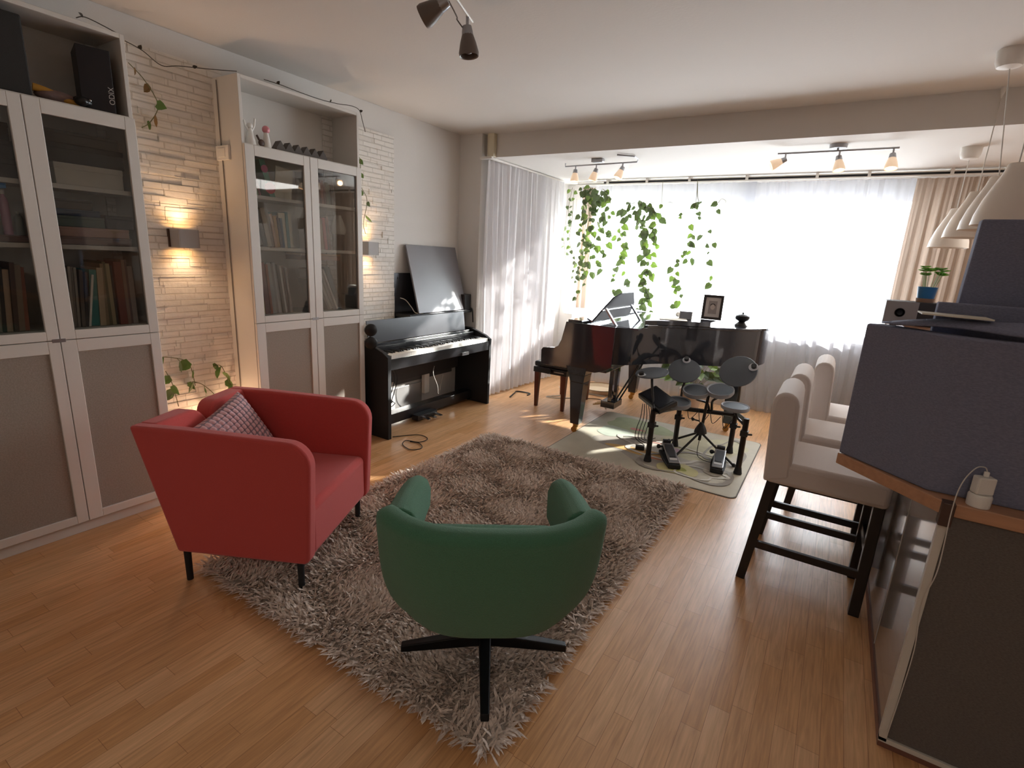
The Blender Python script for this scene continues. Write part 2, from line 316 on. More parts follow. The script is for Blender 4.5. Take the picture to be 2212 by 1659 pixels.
NEAR, FAR = 'nearer bookcase', 'further bookcase'
B = 'book'; BD = 'binder'
row(NEAR, 'tall shelf, outer door', 1.0305, .535, [(.03, .29, '7c5b52', 'brown', BD, 0), (.026, .3, '8f8579', 'taupe', BD, -4), (.03, .30, 'b5b0a6', 'pale grey', BD, -5), (.012, .3, '777068', 'grey', B, -5), (.014, .29, '4f4a46', 'dark grey', B, -5), (.024, .31, 'a9a294', 'stone grey', B, -6), (.028, .3, '8b857a', 'grey beige', BD, -5), (.012, .28, '35302d', 'black', B, -4), (.02, .27, 'b39c86', 'tan', B, -4), (.016, .3, '5b4840', 'brown', B, -4), (.02, .29, '8c7a6a', 'drab', B, -4), (.016, .28, '94604c', 'rust brown', B, -3)], group='books on the near bookcase tall shelf', endname='outer side')
row(NEAR, 'tall shelf, stone-side door', 1.0305, .925, [(.011, .27, 'c9c4b8', 'cream', B, -2), (.012, .28, '8f887c', 'grey', B, -2), (.010, .285, 'b4ada0', 'light grey', B, -3), (.012, .285, '827b72', 'mid grey', B, -3), (.010, .28, 'a59e92', 'stone', B, -3), (.014, .27, '5a5148', 'dark taupe', B, -4), (.012, .26, '302c2a', 'black', B, -6), (.009, .25, 'e6e4de', 'white', B, -9), (.036, .27, '2f8584', 'teal', BD, -5), (.024, .28, 'bca98a', 'sand', BD, -3), (.014, .3, '8d7b5c', 'khaki', B, -1), (.014, .31, '5f5a3a', 'olive', B, 0), (.016, .3, 'a89a74', 'straw', B, 0), (.010, .29, '4a443a', 'dark', B, 0), (.032, .31, '7a3a28', 'rust red', BD, 0), (.014, .32, '8f7262', 'dusty brown', B, 0), (.012, .32, '6a5148', 'umber', B, 0), (.022, .29, '9a9089', 'grey', BD, 0)], group='books on the near bookcase tall shelf', endname='door post')
def carton(name, label, cat, x0, x1, y0, y1, z0, z1, col, group=None, rough=.6, rz=0, bevel=.002):
    c = ((x0+x1)/2, (y0+y1)/2, z0)
    b = M().box(x0-c[0], x1-c[0], y0-c[1], y1-c[1], 0, z1-z0-.006); b.mi = 1
    b.box(x0-c[0]-.0015, x1-c[0]+.0015, y0-c[1]-.0015, y1-c[1]+.0015, max(.004, (z1-z0)*.72), z1-z0)
    return tag(obj(name, b, [mat('box_'+col, '#'+col, rough, noise=.05, nscale=15)]*2, loc=c, rot=(0, 0, rz), bevel=bevel, seg=1), label, cat, group)
G1 = 'boxes in the near bookcase'
carton('flat_box', 'grey pink flat box at the bottom of the pile on the middle shelf', 'box', -3.24, -3.05, .94, 1.24, 1.416, 1.452, '8c7670', G1)
carton('flat_box', 'dusty pink flat box, second in the pile on the middle shelf', 'box', -3.24, -3.055, .935, 1.235, 1.4525, 1.496, 'b59388', G1)
carton('flat_box', 'grey green box, third in the pile on the middle shelf', 'box', -3.24, -3.06, .94, 1.14, 1.4965, 1.545, '5d6a62', G1)
carton('flat_box', 'black box on the pink boxes beside the grey green box', 'box', -3.24, -3.07, 1.15, 1.265, 1.4965, 1.56, '1c1c1c', G1)
carton('flat_box', 'dark blue flat box on top of the grey green box', 'box', -3.24, -3.07, .94, 1.13, 1.5455, 1.575, '2d3c56', G1)
carton('flat_box', 'brown flat box lying on the dark blue flat box', 'box', -3.24, -3.09, .95, 1.11, 1.5755, 1.62, '4a4036', G1)
carton('storage_box', 'wide white cardboard box on the upper shelf of the nearer bookcase', 'box', -3.24, -3.06, .975, 1.24, 1.681, 1.775, 'cfc9bf', G1)
carton('storage_box', 'long black box lying on the wide white cardboard box', 'box', -3.24, -3.08, .96, 1.26, 1.7755, 1.86, '2b2926', G1)
carton('storage_box', 'charcoal flat box on top of the long black box', 'box', -3.24, -3.09, .95, 1.25, 1.8605, 1.915, '38352f', G1)
carton('storage_box', 'black box on the upper shelf behind the outer glass door', 'box', -3.24, -3.05, .50, .86, 1.681, 1.755, '2c2826', G1)
carton('storage_box', 'dark brown box stacked on the black box behind the outer glass door', 'box', -3.24, -3.05, .50, .85, 1.7555, 1.83, '35302d', G1)
carton('storage_box', 'charcoal box topping the stack behind the outer glass door', 'box', -3.24, -3.06, .50, .84, 1.8305, 1.90, '282422', G1)
carton('flat_box', 'rosy flat box on the middle shelf under the bottles', 'box', -3.24, -3.045, .60, .86, 1.416, 1.446, '7a625a', G1)
def bottle(label, x, y, z, h, r, col, cap):
    t = thing('bottle', label, 'bottle', (x, y, z), 0, 'bottles in the near bookcase')
    obj('body', M().lathe([(.001, 0), (r, 0), (r, h*.72), (r*.85, h*.8), (r*.45, h*.86), (r*.42, h*.9)], n=16, close=True), mat('bottle_'+col, '#'+col, .35), t, smooth=True)
    obj('cap', M().cyl((0, 0, h*.9), (0, 0, h), r*.55), mat('cap_'+cap, '#'+cap, .4), t, smooth=True); return t
bottle('red bottle standing behind the outer glass door', -3.10, .735, 1.4465, .19, .028, '9c2f2a', '3a66a8')
bottle('pink and white bottle behind the outer glass door', -3.08, .79, 1.4465, .185, .016, 'b98aa0', 'd8d0cc')
bottle('small clear grey bottle behind the outer glass door', -3.09, .832, 1.4465, .10, .016, '8d9490', 'a9aeaa')
carton('flat_box', 'bright blue flat box lying on the red bottle', 'box', -3.16, -3.05, .70, .80, 1.637, 1.657, '2f7fc4', G1)
# open top bay of the nearer bookcase
tag(obj('speaker_cabinet', M().box(-3.26, -3.03, .50, .932, 2.023, 2.325), mat('speaker_cloth', '#2c2a28', .9, bump=.2, bscale=400), bevel=.006), 'large black box filling the end of the open top bay', 'box')
t = thing('carton', 'black upright carton with pale lettering in the open top bay', 'box', (-3.125, 1.195, 2.023))
obj('box_body', M().box(-.085, .085, -.062, .062, 0, .265), mat('black_card', '#17141a', .45), t, rot=(0, 0, math.radians(-14)), bevel=.003)
fc = bpy.data.curves.new('lettering', 'FONT'); fc.body = 'ODIX'; fc.size = .03; fc.extrude = .0006; fc.shear = .12
fo = bpy.data.objects.new('lettering_curve', fc); COL.objects.link(fo); me = bpy.data.meshes.new_from_object(fo.evaluated_get(bpy.context.evaluated_depsgraph_get())); bpy.data.objects.remove(fo)
me.materials.clear(); me.materials.append(mat('pale_print', '#c8c4c2', .6)); fo = bpy.data.objects.new('lettering', me); COL.objects.link(fo); fo.parent = t
fo.matrix_local = Matrix.Rotation(math.radians(-14), 4, 'Z') @ Matrix.Translation((.0857, .040, .035)) @ Matrix(((0, 0, 1, 0), (0, 1, 0, 0), (-1, 0, 0, 0), (0, 0, 0, 1))).inverted()
b = M(); P = smooth_path([(-3.08, .95, 2.07), (-3.07, 1.0, 2.062), (-3.06, 1.06, 2.04), (-3.05, 1.10, 2.032)], 5)
b.tube(P, .016, 10, .010)
tag(obj('cable_bundle', b, mat('ochre', '#b8862f', .6), smooth=True), 'yellow ochre strap lying in the open top bay beside the black box', 'strap')
b = M().ball((-3.09, 1.03, 2.05), .035, (1.3, 2.2, .75)); tag(obj('soft_pouch', b, mat('mauve_cloth', '#7d6763', .8, bump=.3), smooth=True), 'dull mauve cloth pouch behind the ochre strap', 'pouch')
t = thing('game_controller', 'black hand controller lying before the upright black carton', 'controller', (-3.075, 1.125, 2.023), .5)
obj('body', M().ball((0, 0, .028), .04, (.9, 1.2, .62)).ball((.03, .045, .022), .022, (1.3, 1, .9)).ball((.03, -.045, .022), .022, (1.3, 1, .9)), BLK, t, smooth=True)
obj('stick', M().cyl((.01, .02, .045), (.012, .022, .066), .008), BLK, t, smooth=True)
obj('button', M().ball((.034, .0, .036), .006), CHROME, t, smooth=True)
# further bookcase contents
row(FAR, 'tall shelf, stone-side door', 1.0305, 1.905, [(.018, .26, '6b4a38', 'brown', B, 3), (.016, .33, 'c9a96a', 'straw yellow', BD, 3), (.03, .32, '8d5a4e', 'reddish brown', BD, 4), (.014, .31, 'a8664c', 'terracotta', B, 4), (.026, .32, 'a9a6a2', 'grey', BD, 5), (.020, .315, '8b8884', 'mid grey', BD, 5), (.026, .32, 'b9bcc0', 'silver grey', BD, 6), (.014, .31, '6f6a66', 'dark grey', B, 6), (.018, .3, 'cfccc8', 'off white', BD, 6), (.014, .3, '77625c', 'mauve brown', B, 6), (.014, .29, 'a89f9a', 'dove grey', B, 6), (.014, .28, '5a4a46', 'dark brown', B, 6)], group='books on the further bookcase tall shelf', endname='stone wall side')
row(FAR, 'tall shelf, piano-side door', 1.0305, 2.42, [(.016, .24, '8b857e', 'grey', B, 27), (.022, .30, 'b6b3b0', 'pale grey', BD, 24), (.02, .30, '9a9794', 'stone grey', B, 23), (.012, .30, 'd2d0cd', 'white', B, 22), (.03, .32, '4c5660', 'slate blue', BD, 20), (.014, .31, '2c3038', 'navy black', B, 20)], group='leaning books on the further bookcase tall shelf', endname='door post')
row(FAR, 'middle shelf, stone-side door', 1.4455, 1.905, [(.05, .20, '8f9494', 'grey', BD, 14), (.02, .22, '5f6466', 'dark grey', B, 12), (.026, .23, 'b5aa9a', 'beige', B, 10), (.02, .22, '8a7a68', 'drab', B, 9), (.016, .2, 'c0946a', 'tan', B, 8), (.02, .19, 'b58a4a', 'mustard', B, 6), (.016, .18, '4a4660', 'violet grey', B, 5), (.014, .18, '3c5a80', 'blue', B, 4), (.022, .2, 'c6c4c4', 'white', B, 2), (.02, .22, '5c8f96', 'pale teal', B, 3)], group='books on the further bookcase middle shelf', endname='stone wall side')
row(FAR, 'middle shelf, piano-side door', 1.4455, 2.345, [(.022, .2, 'a78a74', 'tan', B, 2), (.02, .2, 'b59a84', 'light tan', B, 2), (.02, .2, 'a98672', 'rosy tan', B, 3), (.022, .21, 'c2555a', 'coral red', B, 5), (.014, .21, '5e2624', 'dark red', B, 5), (.018, .22, '7c3a34', 'brick red', B, 5)], group='books on the further bookcase middle shelf', endname='door post')
row(FAR, 'top shelf, stone-side door', 1.7455, 1.905, [(.012, .16, '5d7a58', 'green', B, 10), (.012, .17, '3f5a48', 'dark green', B, 12), (.012, .17, '7f8f62', 'sage', B, 14), (.012, .17, '94404a', 'crimson', B, 14)], group='books on the further bookcase top glass shelf', endname='stone wall side')
row(FAR, 'top shelf, piano-side door', 1.7455, 2.35, [(.008, .2, 'd8d4d0', 'white', B, 2), (.018, .15, '6b2a28', 'maroon', B, 3), (.016, .155, '7a3f38', 'brick brown', B, 3), (.02, .15, '8a4a40', 'russet', B, 4), (.016, .15, '6a3c34', 'chestnut', B, 4), (.02, .14, '6c6454', 'olive brown', B, 4), (.02, .13, '5a5a50', 'grey green', B, 4), (.02, .13, '4a463e', 'dark olive', B, 4)], group='books on the further bookcase top glass shelf', endname='door post')
t = thing('folder', 'green and pink patterned folder leaning on the top glass shelf', 'folder', (-3.06, 2.06, 1.7462), 0)
R_ = Matrix.Rotation(math.radians(17), 3, 'X')
fo = obj('cover', M().box(-.19, 0, -.035, .0, 0, .225), mat('mint_card', '#4f9a82', .5), t, rot=(math.radians(17), 0, 0))
obj('pink_spot', M().cyl((.0005, -.017, .06), (.0025, -.017, .06), .034, n=20), mat('coral_print', '#d8505e', .5), fo)
obj('pink_spot', M().cyl((.0005, -.017, .17), (.0025, -.017, .17), .022, n=20), mat('pink_print', '#d873a0', .5), fo)
tag(obj('paper_sheet', M().box(-3.07, -3.066, 2.065, 2.185, 1.746, 1.93, Matrix.Rotation(-.12, 3, 'X')), PAGE), 'white paper sheet standing behind the further bookcase left glass door', 'paper')
tag(obj('notice_card', M().box(-3.06, -3.056, 2.07, 2.16, 1.4465, 1.66, Matrix.Rotation(.05, 3, 'X')), PAGE), 'white card leaning before the books on the middle shelf', 'card')
t = thing('lidded_case', 'shallow wooden case lying across the leaning books', 'case', (-3.16, 2.36, 1.372))
obj('body', M().box(-.08, .09, -.13, .19, 0, .03), mat('case_wood', '#8a5b40', .5, noise=.15), t, bevel=.002)
obj('lid', M().box(-.083, .093, -.133, .193, .031, .044), mat('case_lid', '#b98f66', .5, noise=.15), t, bevel=.002)
t = thing('vase', 'white vase with dark foot on the middle shelf behind the right glass door', 'vase', (-3.10, 2.565, 1.4455))
obj('foot', M().lathe([(.001, 0), (.04, 0), (.04, .11)], close=True), mat('vase_dark', '#3a2e2a', .5), t, smooth=True)
obj('body', M().lathe([(.042, .11), (.05, .125), (.052, .15), (.04, .19), (.026, .23), (.024, .24)], close=True), mat('vase_white', '#d4d2cc', .35), t, smooth=True)
# open top of the further bookcase
b = M(); n = 6
for k in range(n):
    y = 2.075+k*.062; b.prism([(y, 2.0225), (y+.062, 2.0225), (y+.062, 2.035), (y+.031, 2.082), (y, 2.035)], -3.10, -3.045, 'x')
tag(obj('serrated_rack', b, mat('dark_grey_foam', '#5a534e', .8)), 'dark grey rack with a saw-toothed top in the open bay', 'rack')
t = thing('figurine', 'white figurine with a round pink head in the open top bay', 'figurine', (-3.06, 2.02, 2.0225))
obj('body', M().lathe([(.001, 0), (.026, 0), (.024, .02), (.017, .06), (.013, .085)], close=True), WPLAST, t, smooth=True)
obj('head', M().ball((0, 0, .103), .022), mat('rose_pink', '#d88a92', .5), t, smooth=True)
t = thing('figurine', 'pale figurine with raised arms next to the bookcase side panel', 'figurine', (-3.07, 1.925, 2.0225))
obj('body', M().lathe([(.001, 0), (.03, 0), (.026, .03), (.016, .07), (.012, .09)], close=True).ball((0, 0, .105), .017), WPLAST, t, smooth=True)
obj('arm', M().tube([(0, .012, .08), (0, .028, .11), (0, .034, .15)], .006), WPLAST, t, smooth=True); obj('arm', M().tube([(0, -.012, .08), (0, -.028, .105), (0, -.034, .13)], .006), WPLAST, t, smooth=True)
t = thing('trinket', 'small dark brown trinket with a handle between the two figurines', 'trinket', (-3.05, 1.972, 2.0225))
obj('disc', M().ball((0, .008, .022), .02, (.4, 1, 1)), BROWN, t, smooth=True); obj('handle', M().tube([(0, -.005, .035), (0, -.02, .06)], .006), BROWN, t, smooth=True)
# ------------------------------------------------------------------ foliage
def leaf_into(b, p, d, nrm, s):            # pointed heart-shaped leaf, folded along its midrib
    d = d.normalized(); sd = d.cross(nrm).normalized(); nn = sd.cross(d)
    pr = [(0, 0), (.06, .26), (.3, .42), (.62, .30), (1, 0)]
    mid = [p+d*(u*s)-nn*(s*.10*math.sin(u*PI)) for u, _ in pr]
    L = [p+d*(u*s-(.1*s if k == 1 else 0))+sd*(v*s)+nn*(v*s*.25) for k, (u, v) in enumerate(pr)]
    Rr = [p+d*(u*s-(.1*s if k == 1 else 0))-sd*(v*s)+nn*(v*s*.25) for k, (u, v) in enumerate(pr)]
    vs = mid+L[1:4]+Rr[1:4]                # 0-4 mid, 5-7 left, 8-10 right
    b.faces(vs, [(0, 1, 5), (1, 2, 6, 5), (2, 3, 7, 6), (3, 4, 7), (0, 8, 1), (1, 8, 9, 2), (2, 9, 10, 3), (3, 10, 4)])
def vine(name, label, cat, paths, lm, size, every, group=None, jit=.05, r=.0022, n0=0, sm=None):
    t = thing(name, label, cat, paths[0][0], 0, group); o0 = Vector(paths[0][0]); st = M(); lf = M(); rr = random.Random(n0+11)
    for pts in paths:
        P = [p-o0 for p in smooth_path(pts, 8)]; st.tube(P, r, 5)
        ln = 0; nxt = rr.uniform(.2, 1)*every
        for a, c in zip(P, P[1:]):
            ln += (c-a).length
            if ln >= nxt and not (n0 in (7, 8, 9) and (o0+a).z > 2.1):
                nxt = ln+every*rr.uniform(.55, 1.5); an = rr.uniform(0, 2*PI)
                d = Vector((math.cos(an), math.sin(an)*.6, -.9+rr.uniform(-.5, .6))); q = a+Vector((rr.uniform(-jit, jit), rr.uniform(-jit*.5, jit*.5), rr.uniform(-jit, jit)*.4))
                st.tube([a, q], r*.7, 4); lf.mi = rr.choice((0, 0, 0, 1)); leaf_into(lf, q, d, Vector((rr.uniform(-.6, .6), -1, rr.uniform(-.3, .6))), size*rr.uniform(.65, 1.25))
    obj('stem', st, sm or STEM, t, smooth=True); obj('leaves', lf, lm if isinstance(lm, list) else [lm, LIME], t, smooth=True); return t
VY = 5.66
def vp(*l, y=VY): return [tuple(at(px, py, y=y)) for px, py in l]
GV = 'hanging vines at the window'
vine('hanging_vine', 'sparse vine trailing down in front of the side sheer curtain', 'vine', [vp((1237, 405), (1228, 450), (1232, 480), (1218, 500), (1222, 560)), vp((1240, 408), (1236, 470), (1230, 520), (1240, 560), (1238, 600))], POTHOS, .055, .07, GV, .03, n0=1)
vine('hanging_vine', 'dense vine hanging over the narrow beige drape', 'vine', [vp((1262, 405), (1266, 470), (1256, 540), (1250, 570), (1244, 640)), vp((1270, 404), (1272, 470), (1264, 560), (1270, 590), (1245, 645)), vp((1275, 406), (1278, 450), (1268, 500), (1262, 600)), vp((1272, 405), (1262, 440), (1254, 500), (1248, 600))], POTHOS, .07, .058, GV, .04, n0=2)
vine('hanging_vine', 'bushy vine between the beige drape and the curtain rail end', 'vine', [vp((1278, 405), (1284, 450), (1278, 500), (1290, 530), (1284, 590)), vp((1280, 405), (1292, 480), (1282, 520), (1272, 550), (1268, 585)), vp((1276, 405), (1272, 440), (1276, 480), (1294, 560), (1288, 598))], POTHOS, .085, .062, GV, .05, n0=3)
vine('hanging_vine', 'short vine with large leaves beside the rail end', 'vine', [vp((1301, 408), (1294, 430), (1302, 470), (1296, 490), (1312, 505)), vp((1302, 408), (1316, 425), (1318, 460), (1306, 540), (1302, 560)), vp((1304, 408), (1312, 430), (1298, 440))], POTHOS, .085, .06, GV, .04, n0=4)
vine('hanging_vine', 'loose vine with single leaves dropping to the piano lid', 'vine', [vp((1368, 440), (1350, 450), (1342, 490), (1336, 520), (1338, 560), (1330, 600), (1340, 640)), vp((1372, 438), (1358, 445), (1352, 480), (1340, 500), (1344, 530), (1352, 580), (1346, 620), (1328, 636))], POTHOS, .085, .058, GV, .05, n0=5)
vine('hanging_vine', 'thickest vine with a dense leafy top at the window middle', 'vine', [vp((1380, 438), (1372, 460), (1378, 485), (1384, 500)), vp((1390, 436), (1402, 455), (1394, 490), (1388, 520), (1392, 560), (1390, 620), (1380, 690)), vp((1406, 435), (1412, 470), (1404, 510), (1398, 550), (1394, 600), (1386, 660)), vp((1410, 435), (1416, 490), (1406, 560), (1402, 610), (1394, 690)), vp((1386, 436), (1376, 470), (1386, 500), (1392, 505)), vp((1396, 436), (1400, 470), (1410, 500), (1396, 505))], POTHOS, .090, .052, GV, .055, n0=6)
vine('hanging_vine', 'bare looping vine tips with few leaves above the piano flap', 'vine', [vp((1432, 391), (1430, 452), (1446, 436), (1464, 446), (1470, 440), (1478, 455), (1472, 490)), vp((1476, 442), (1470, 480), (1474, 500))], POTHOS, .05, .35, GV, .03, n0=7)
vine('hanging_vine', 'thin vine with scattered leaves near the photo frame', 'vine', [vp((1507, 388), (1504, 430), (1500, 470), (1496, 510), (1502, 540), (1490, 560), (1468, 552), (1456, 580), (1458, 610), (1450, 640)), vp((1500, 505), (1492, 530), (1470, 560), (1464, 590), (1472, 630), (1455, 660))], POTHOS, .075, .065, GV, .04, n0=8)
vine('hanging_vine', 'curling vine whose long runner loops towards the plain sheer', 'vine', [vp((1507, 388), (1508, 430), (1530, 448), (1552, 450), (1568, 436), (1558, 430), (1548, 445)), vp((1507, 388), (1508, 430), (1514, 470), (1524, 500), (1538, 530), (1536, 555)), vp((1524, 500), (1534, 580), (1538, 610), (1516, 622))], POTHOS, .07, .11, GV, .04, n0=9)
vine('trailing_ivy', 'trailing ivy low on the stone wall behind the red armchair', 'ivy', [[(-3.24, 1.36, .80), (-3.23, 1.45, .79), (-3.24, 1.54, .74), (-3.23, 1.56, .60)], [(-3.23, 1.56, .62), (-3.22, 1.60, .60), (-3.2, 1.66, .52), (-3.17, 1.70, .40), (-3.15, 1.70, .2)], [(-3.24, 1.68, .70), (-3.22, 1.72, .70), (-3.2, 1.75, .6), (-3.2, 1.77, .55)], [(-3.22, 1.40, .72), (-3.2, 1.42, .64), (-3.2, 1.44, .5)], [(-3.2, 1.70, .4), (-3.18, 1.62, .44), (-3.18, 1.50, .42), (-3.2, 1.40, .40)]], [IVY, POTHOS], .065, .05, None, .035, n0=12)
vine('trailing_ivy', 'half dry ivy sprig beside the top of the nearer bookcase', 'ivy', [[(-3.24, 1.40, 2.32), (-3.22, 1.46, 2.25), (-3.22, 1.51, 2.15), (-3.23, 1.47, 2.06), (-3.22, 1.42, 2.02)]], [DRY, IVY], .06, .06, None, .02, n0=14)
vine('trailing_ivy', 'small ivy sprig on the stone by the further bookcase', 'ivy', [[(-3.22, 2.80, 2.16), (-3.20, 2.87, 2.11), (-3.22, 2.88, 1.95), (-3.2, 2.93, 1.83), (-3.2, 2.89, 1.66), (-3.2, 2.91, 1.58)]], [IVY, POTHOS], .06, .12, None, .02, n0=15)
dk = mat('dry_vine', '#3f372c', .8)
for lab, pts in (('dry dark runner lying on top of the nearer bookcase', [(-3.02, 1.12, 2.38), (-3.01, 1.15, 2.392), (-3.02, 1.22, 2.385), (-3.05, 1.29, 2.38)]), ('dry dark runner strung between the two bookcases', [(-3.05, 1.315, 2.36), (-3.06, 1.39, 2.345), (-3.08, 1.48, 2.31), (-3.07, 1.56, 2.33), (-3.05, 1.70, 2.355), (-3.03, 1.845, 2.384)]), ('dry dark runner along the top of the further bookcase', [(-3.02, 2.0, 2.386), (-3.01, 2.1, 2.384), (-3.02, 2.25, 2.381), (-3.03, 2.4, 2.383), (-3.01, 2.52, 2.386), (-3.0, 2.62, 2.398), (-2.99, 2.68, 2.385), (-3.0, 2.715, 2.33), (-3.0, 2.74, 2.26)])):
    t = thing('dry_runner', lab, 'vine', pts[0]); o0 = Vector(pts[0]); P = [p-o0 for p in smooth_path(pts, 6)]; obj('stem', M().tube(P, .0022, 5), dk, t, smooth=True); lf = M()
    for k in range(5, len(P)-1, 16): leaf_into(lf, P[k], Vector((.3, random.uniform(-1, 1), .3)), Vector((1, 0, .4)), .022)
    obj('leaves', lf, dk, t, smooth=True)
# ------------------------------------------------------------------ wall lamps
def sconce(label, y):
    t = thing('wall_lamp', label, 'wall lamp', (-3.262, y, 1.47)); g = mat('sconce_grey', '#9a938f', .5)
    obj('housing', M().box(.0, .10, -.055, -.050, -.05, .05).box(0, .10, .050, .055, -.05, .05).box(.095, .10, -.05, .05, -.05, .05).box(0, .006, -.05, .05, -.05, .05), g, t, bevel=.001, seg=1)
    obj('wall_plate', M().box(-.02, .0, -.062, -.05, -.05, .05), BROWN, t)
    obj('bulb', M().lathe([(.001, -.03), (.02, -.028), (.02, .028), (.001, .03)], (.05, 0, 0), 12), mat('warm_bulb', '#ffdca8', .5, emit='#ffc27a', estr=30), t, smooth=True)
    for s in (1, -1):
        l = light('sconce_light', 'SPOT', (-3.205, y, 1.47+s*.035), 2.4, (1, .66, .40), aim=(-3.26, y, 1.47+s), spot_size=math.radians(110), spot_blend=.9, shadow_soft_size=.015)
sconce('square grey wall lamp glowing on the stone between the bookcases', 1.575)
sconce('square grey wall lamp on the stone beside the digital piano', 2.955)
light('low_warm_light', 'POINT', (-3.15, 1.68, .30), 4, (1, .62, .38), shadow_soft_size=.03)  # warm point light low between the bookcases, no fixture
# ------------------------------------------------------------------ digital piano
t = thing('digital_piano', 'black digital piano standing against the wall beside the bookcase', 'piano', (-2.82, 2.765, 0)); PW = 1.40
prof = [(-.42, 0), (-.0, 0), (.0, .665), (-.06, .70), (-.24, .755), (-.42, .755)]
for y in (0, PW-.035): obj('side_panel', M().prism(prof, y, y+.035, 'y'), MATS['matt_black'], t, bevel=.003)
obj('key_bed', M().box(-.40, -.008, .035, PW-.035, .585, .632).box(-.40, -.235, .035, PW-.035, .632, .735).box(-.012, -.006, .035, PW-.035, .56, .648), mat('satin_black', '#1b1b1e', .3), t, bevel=.002)
obj('control_strip', M().box(-.225, -.205, .30, PW-.12, .668, .700), STEEL, t)
kb = M(); kw = (PW-.10)/52
for i in range(52): kb.box(-.165, -.012, .05+i*kw+.0006, .05+(i+1)*kw-.0006, .640, .676)
obj('white_keys', kb, KEYW, t)
kb = M()
for i in range(51):
    if (i % 7) not in (1, 4): kb.box(-.165, -.075, .05+(i+1)*kw-.006, .05+(i+1)*kw+.006, .676, .688)
obj('black_keys', kb, BLK, t)
obj('fallboard', M().box(-.235, -.19, .036, PW-.036, .632, .72), mat('satin_black', '', 0), t, bevel=.002)
obj('music_rest', M().prism([(-.236, .745), (-.226, .745), (-.250, .920), (-.260, .920)], .02, PW-.14, 'y'), mat('satin_grey', '#3a3a3e', .28, spec=.7), t, label='glossy dark music rest')
obj('rear_panel', M().box(-.40, -.385, .035, PW-.035, .33, .585), mat('grey_panel', '#3b3b3f', .4), t, label='dark grey rear panel')
obj('pedal_board', M().box(-.30, -.20, .035, PW-.035, .03, .115), MATS['satin_black'], t, bevel=.002)
pb = obj('pedal_box', M().box(-.20, -.125, .48, .74, .012, .06), MATS['satin_black'], t, bevel=.004)
for y in (.53, .61, .69): obj('pedal', M().prism([(-.125, .035), (-.03, .03), (-.03, .04), (-.125, .05)], y-.017, y+.017, 'y'), CHROME, pb, bevel=.003, label='chrome pedal')
obj('jack_plate', M().box(-.012, .001, PW-.47, PW-.37, .558, .585), STEEL, t)
tag(obj('power_strip', M().box(-3.27, -3.23, 3.65, 3.72, .13, .36), WPLAST, bevel=.004), 'white socket strip upright on the wall under the digital piano', 'socket strip')
tag(obj('storage_board', M().box(-3.292, -3.276, 3.22, 3.66, .005, .24), mat('silver_board', '#a9a6a4', .35, metal=.4), bevel=.002), 'silver board leaning under the digital piano', 'board')
tag(obj('storage_board', M().box(-3.292, -3.276, 3.30, 4.12, .27, .52), mat('graphite_board', '#4a4a4d', .4), bevel=.002), 'graphite board on the wall under the digital piano keys', 'board')
cb = M()
for k in range(5):
    y = 2.86+k*.022; cb.tube(smooth_path([(-3.0, y, .57), (-2.99+.01*k, y+.05, .45), (-3.0, y+.02, .33-.03*k), (-3.02, y+.09, .29-.02*k), (-3.03, y+.02, .24), (-3.1, y, .1+.02*k)], 6), .004, 5)
tag(obj('cable_bundle', cb, BLK, smooth=True), 'bundle of black cables dangling under the digital piano', 'cable')
tag(obj('power_cable', M().tube(smooth_path([(-3.12, 3.66, .42), (-3.08, 3.60, .36), (-3.06, 3.64, .24), (-3.1, 3.70, .14), (-3.14, 3.78, .20), (-3.16, 3.84, .3)], 6), .003, 5), CORD, smooth=True), 'pale cord looping below the digital piano keyboard', 'cord')
tag(obj('floor_cable', M().tube(smooth_path([(-2.84, 2.83, .006), (-2.72, 3.0, .005), (-2.60, 2.98, .005), (-2.60, 2.88, .005), (-2.70, 2.84, .006), (-2.66, 2.76, .005), (-2.54, 2.72, .005), (-2.50, 2.80, .005), (-2.58, 2.86, .006), (-2.66, 2.84, .006)], 8), .0035, 5), BLK, smooth=True), 'black cable coiled on the floor by the digital piano', 'cable')
t = thing('headphones', 'black headphones hanging at the keyboard end by the bookcase', 'headphones', (-2.98, 2.745, .80))
for z in (.065, -.035): obj('ear_cup', M().lathe([(.001, -.02), (.04, -.02), (.048, -.008), (.048, .012), (.035, .022), (.001, .022)], (0, 0, z), 20, Matrix.Rotation(PI/2, 3, 'Y') @ Matrix.Rotation(.5, 3, 'X'), True), BLK, t, smooth=True)
obj('headband', M().tube(smooth_path([(0, -.01, .07), (-.03, .03, .06), (-.05, .04, .015), (-.03, .03, -.03), (0, -.01, -.04)], 6), .010, 8), mat('grey_padding', '#5a5552', .6), t, smooth=True)
# shelf over the digital piano
t = thing('wall_shelf', 'black wall shelf with a back plate above the digital piano', 'shelf', (-3.30, 3.30, .9))
gp = mat('graphite_sheet', '#3c3c40', .3, metal=.3)
obj('board', M().box(.0, .205, 0, .89, .0, .028), MATS['satin_black'], t, bevel=.002)
obj('back_plate', M().box(.0, .016, .0, .89, .03, .375), gp, t, bevel=.001)
obj('apron', M().box(.0, .03, .0, .80, -.055, .0), MATS['satin_black'], t)
for y, z in ((.05, .33), (.84, .33)): obj('screw', M().cyl((.016, y, z), (.022, y, z), .010, n=10), BLK, t)
tag(obj('leaning_board', M().box(-.008, .008, -.345, .345, 0, .61), [mat('smoky_grey_sheet', '#77757a', .28, spec=.6)], loc=(-3.115, 3.775, .9315), rot=(0, math.radians(-15.5), 0), bevel=.002), 'large smooth grey board leaning on the black shelf', 'board')
t = thing('desk_speaker', 'small dark speaker at the curtain end of the black shelf', 'speaker', (-3.155, 4.13, .9285))
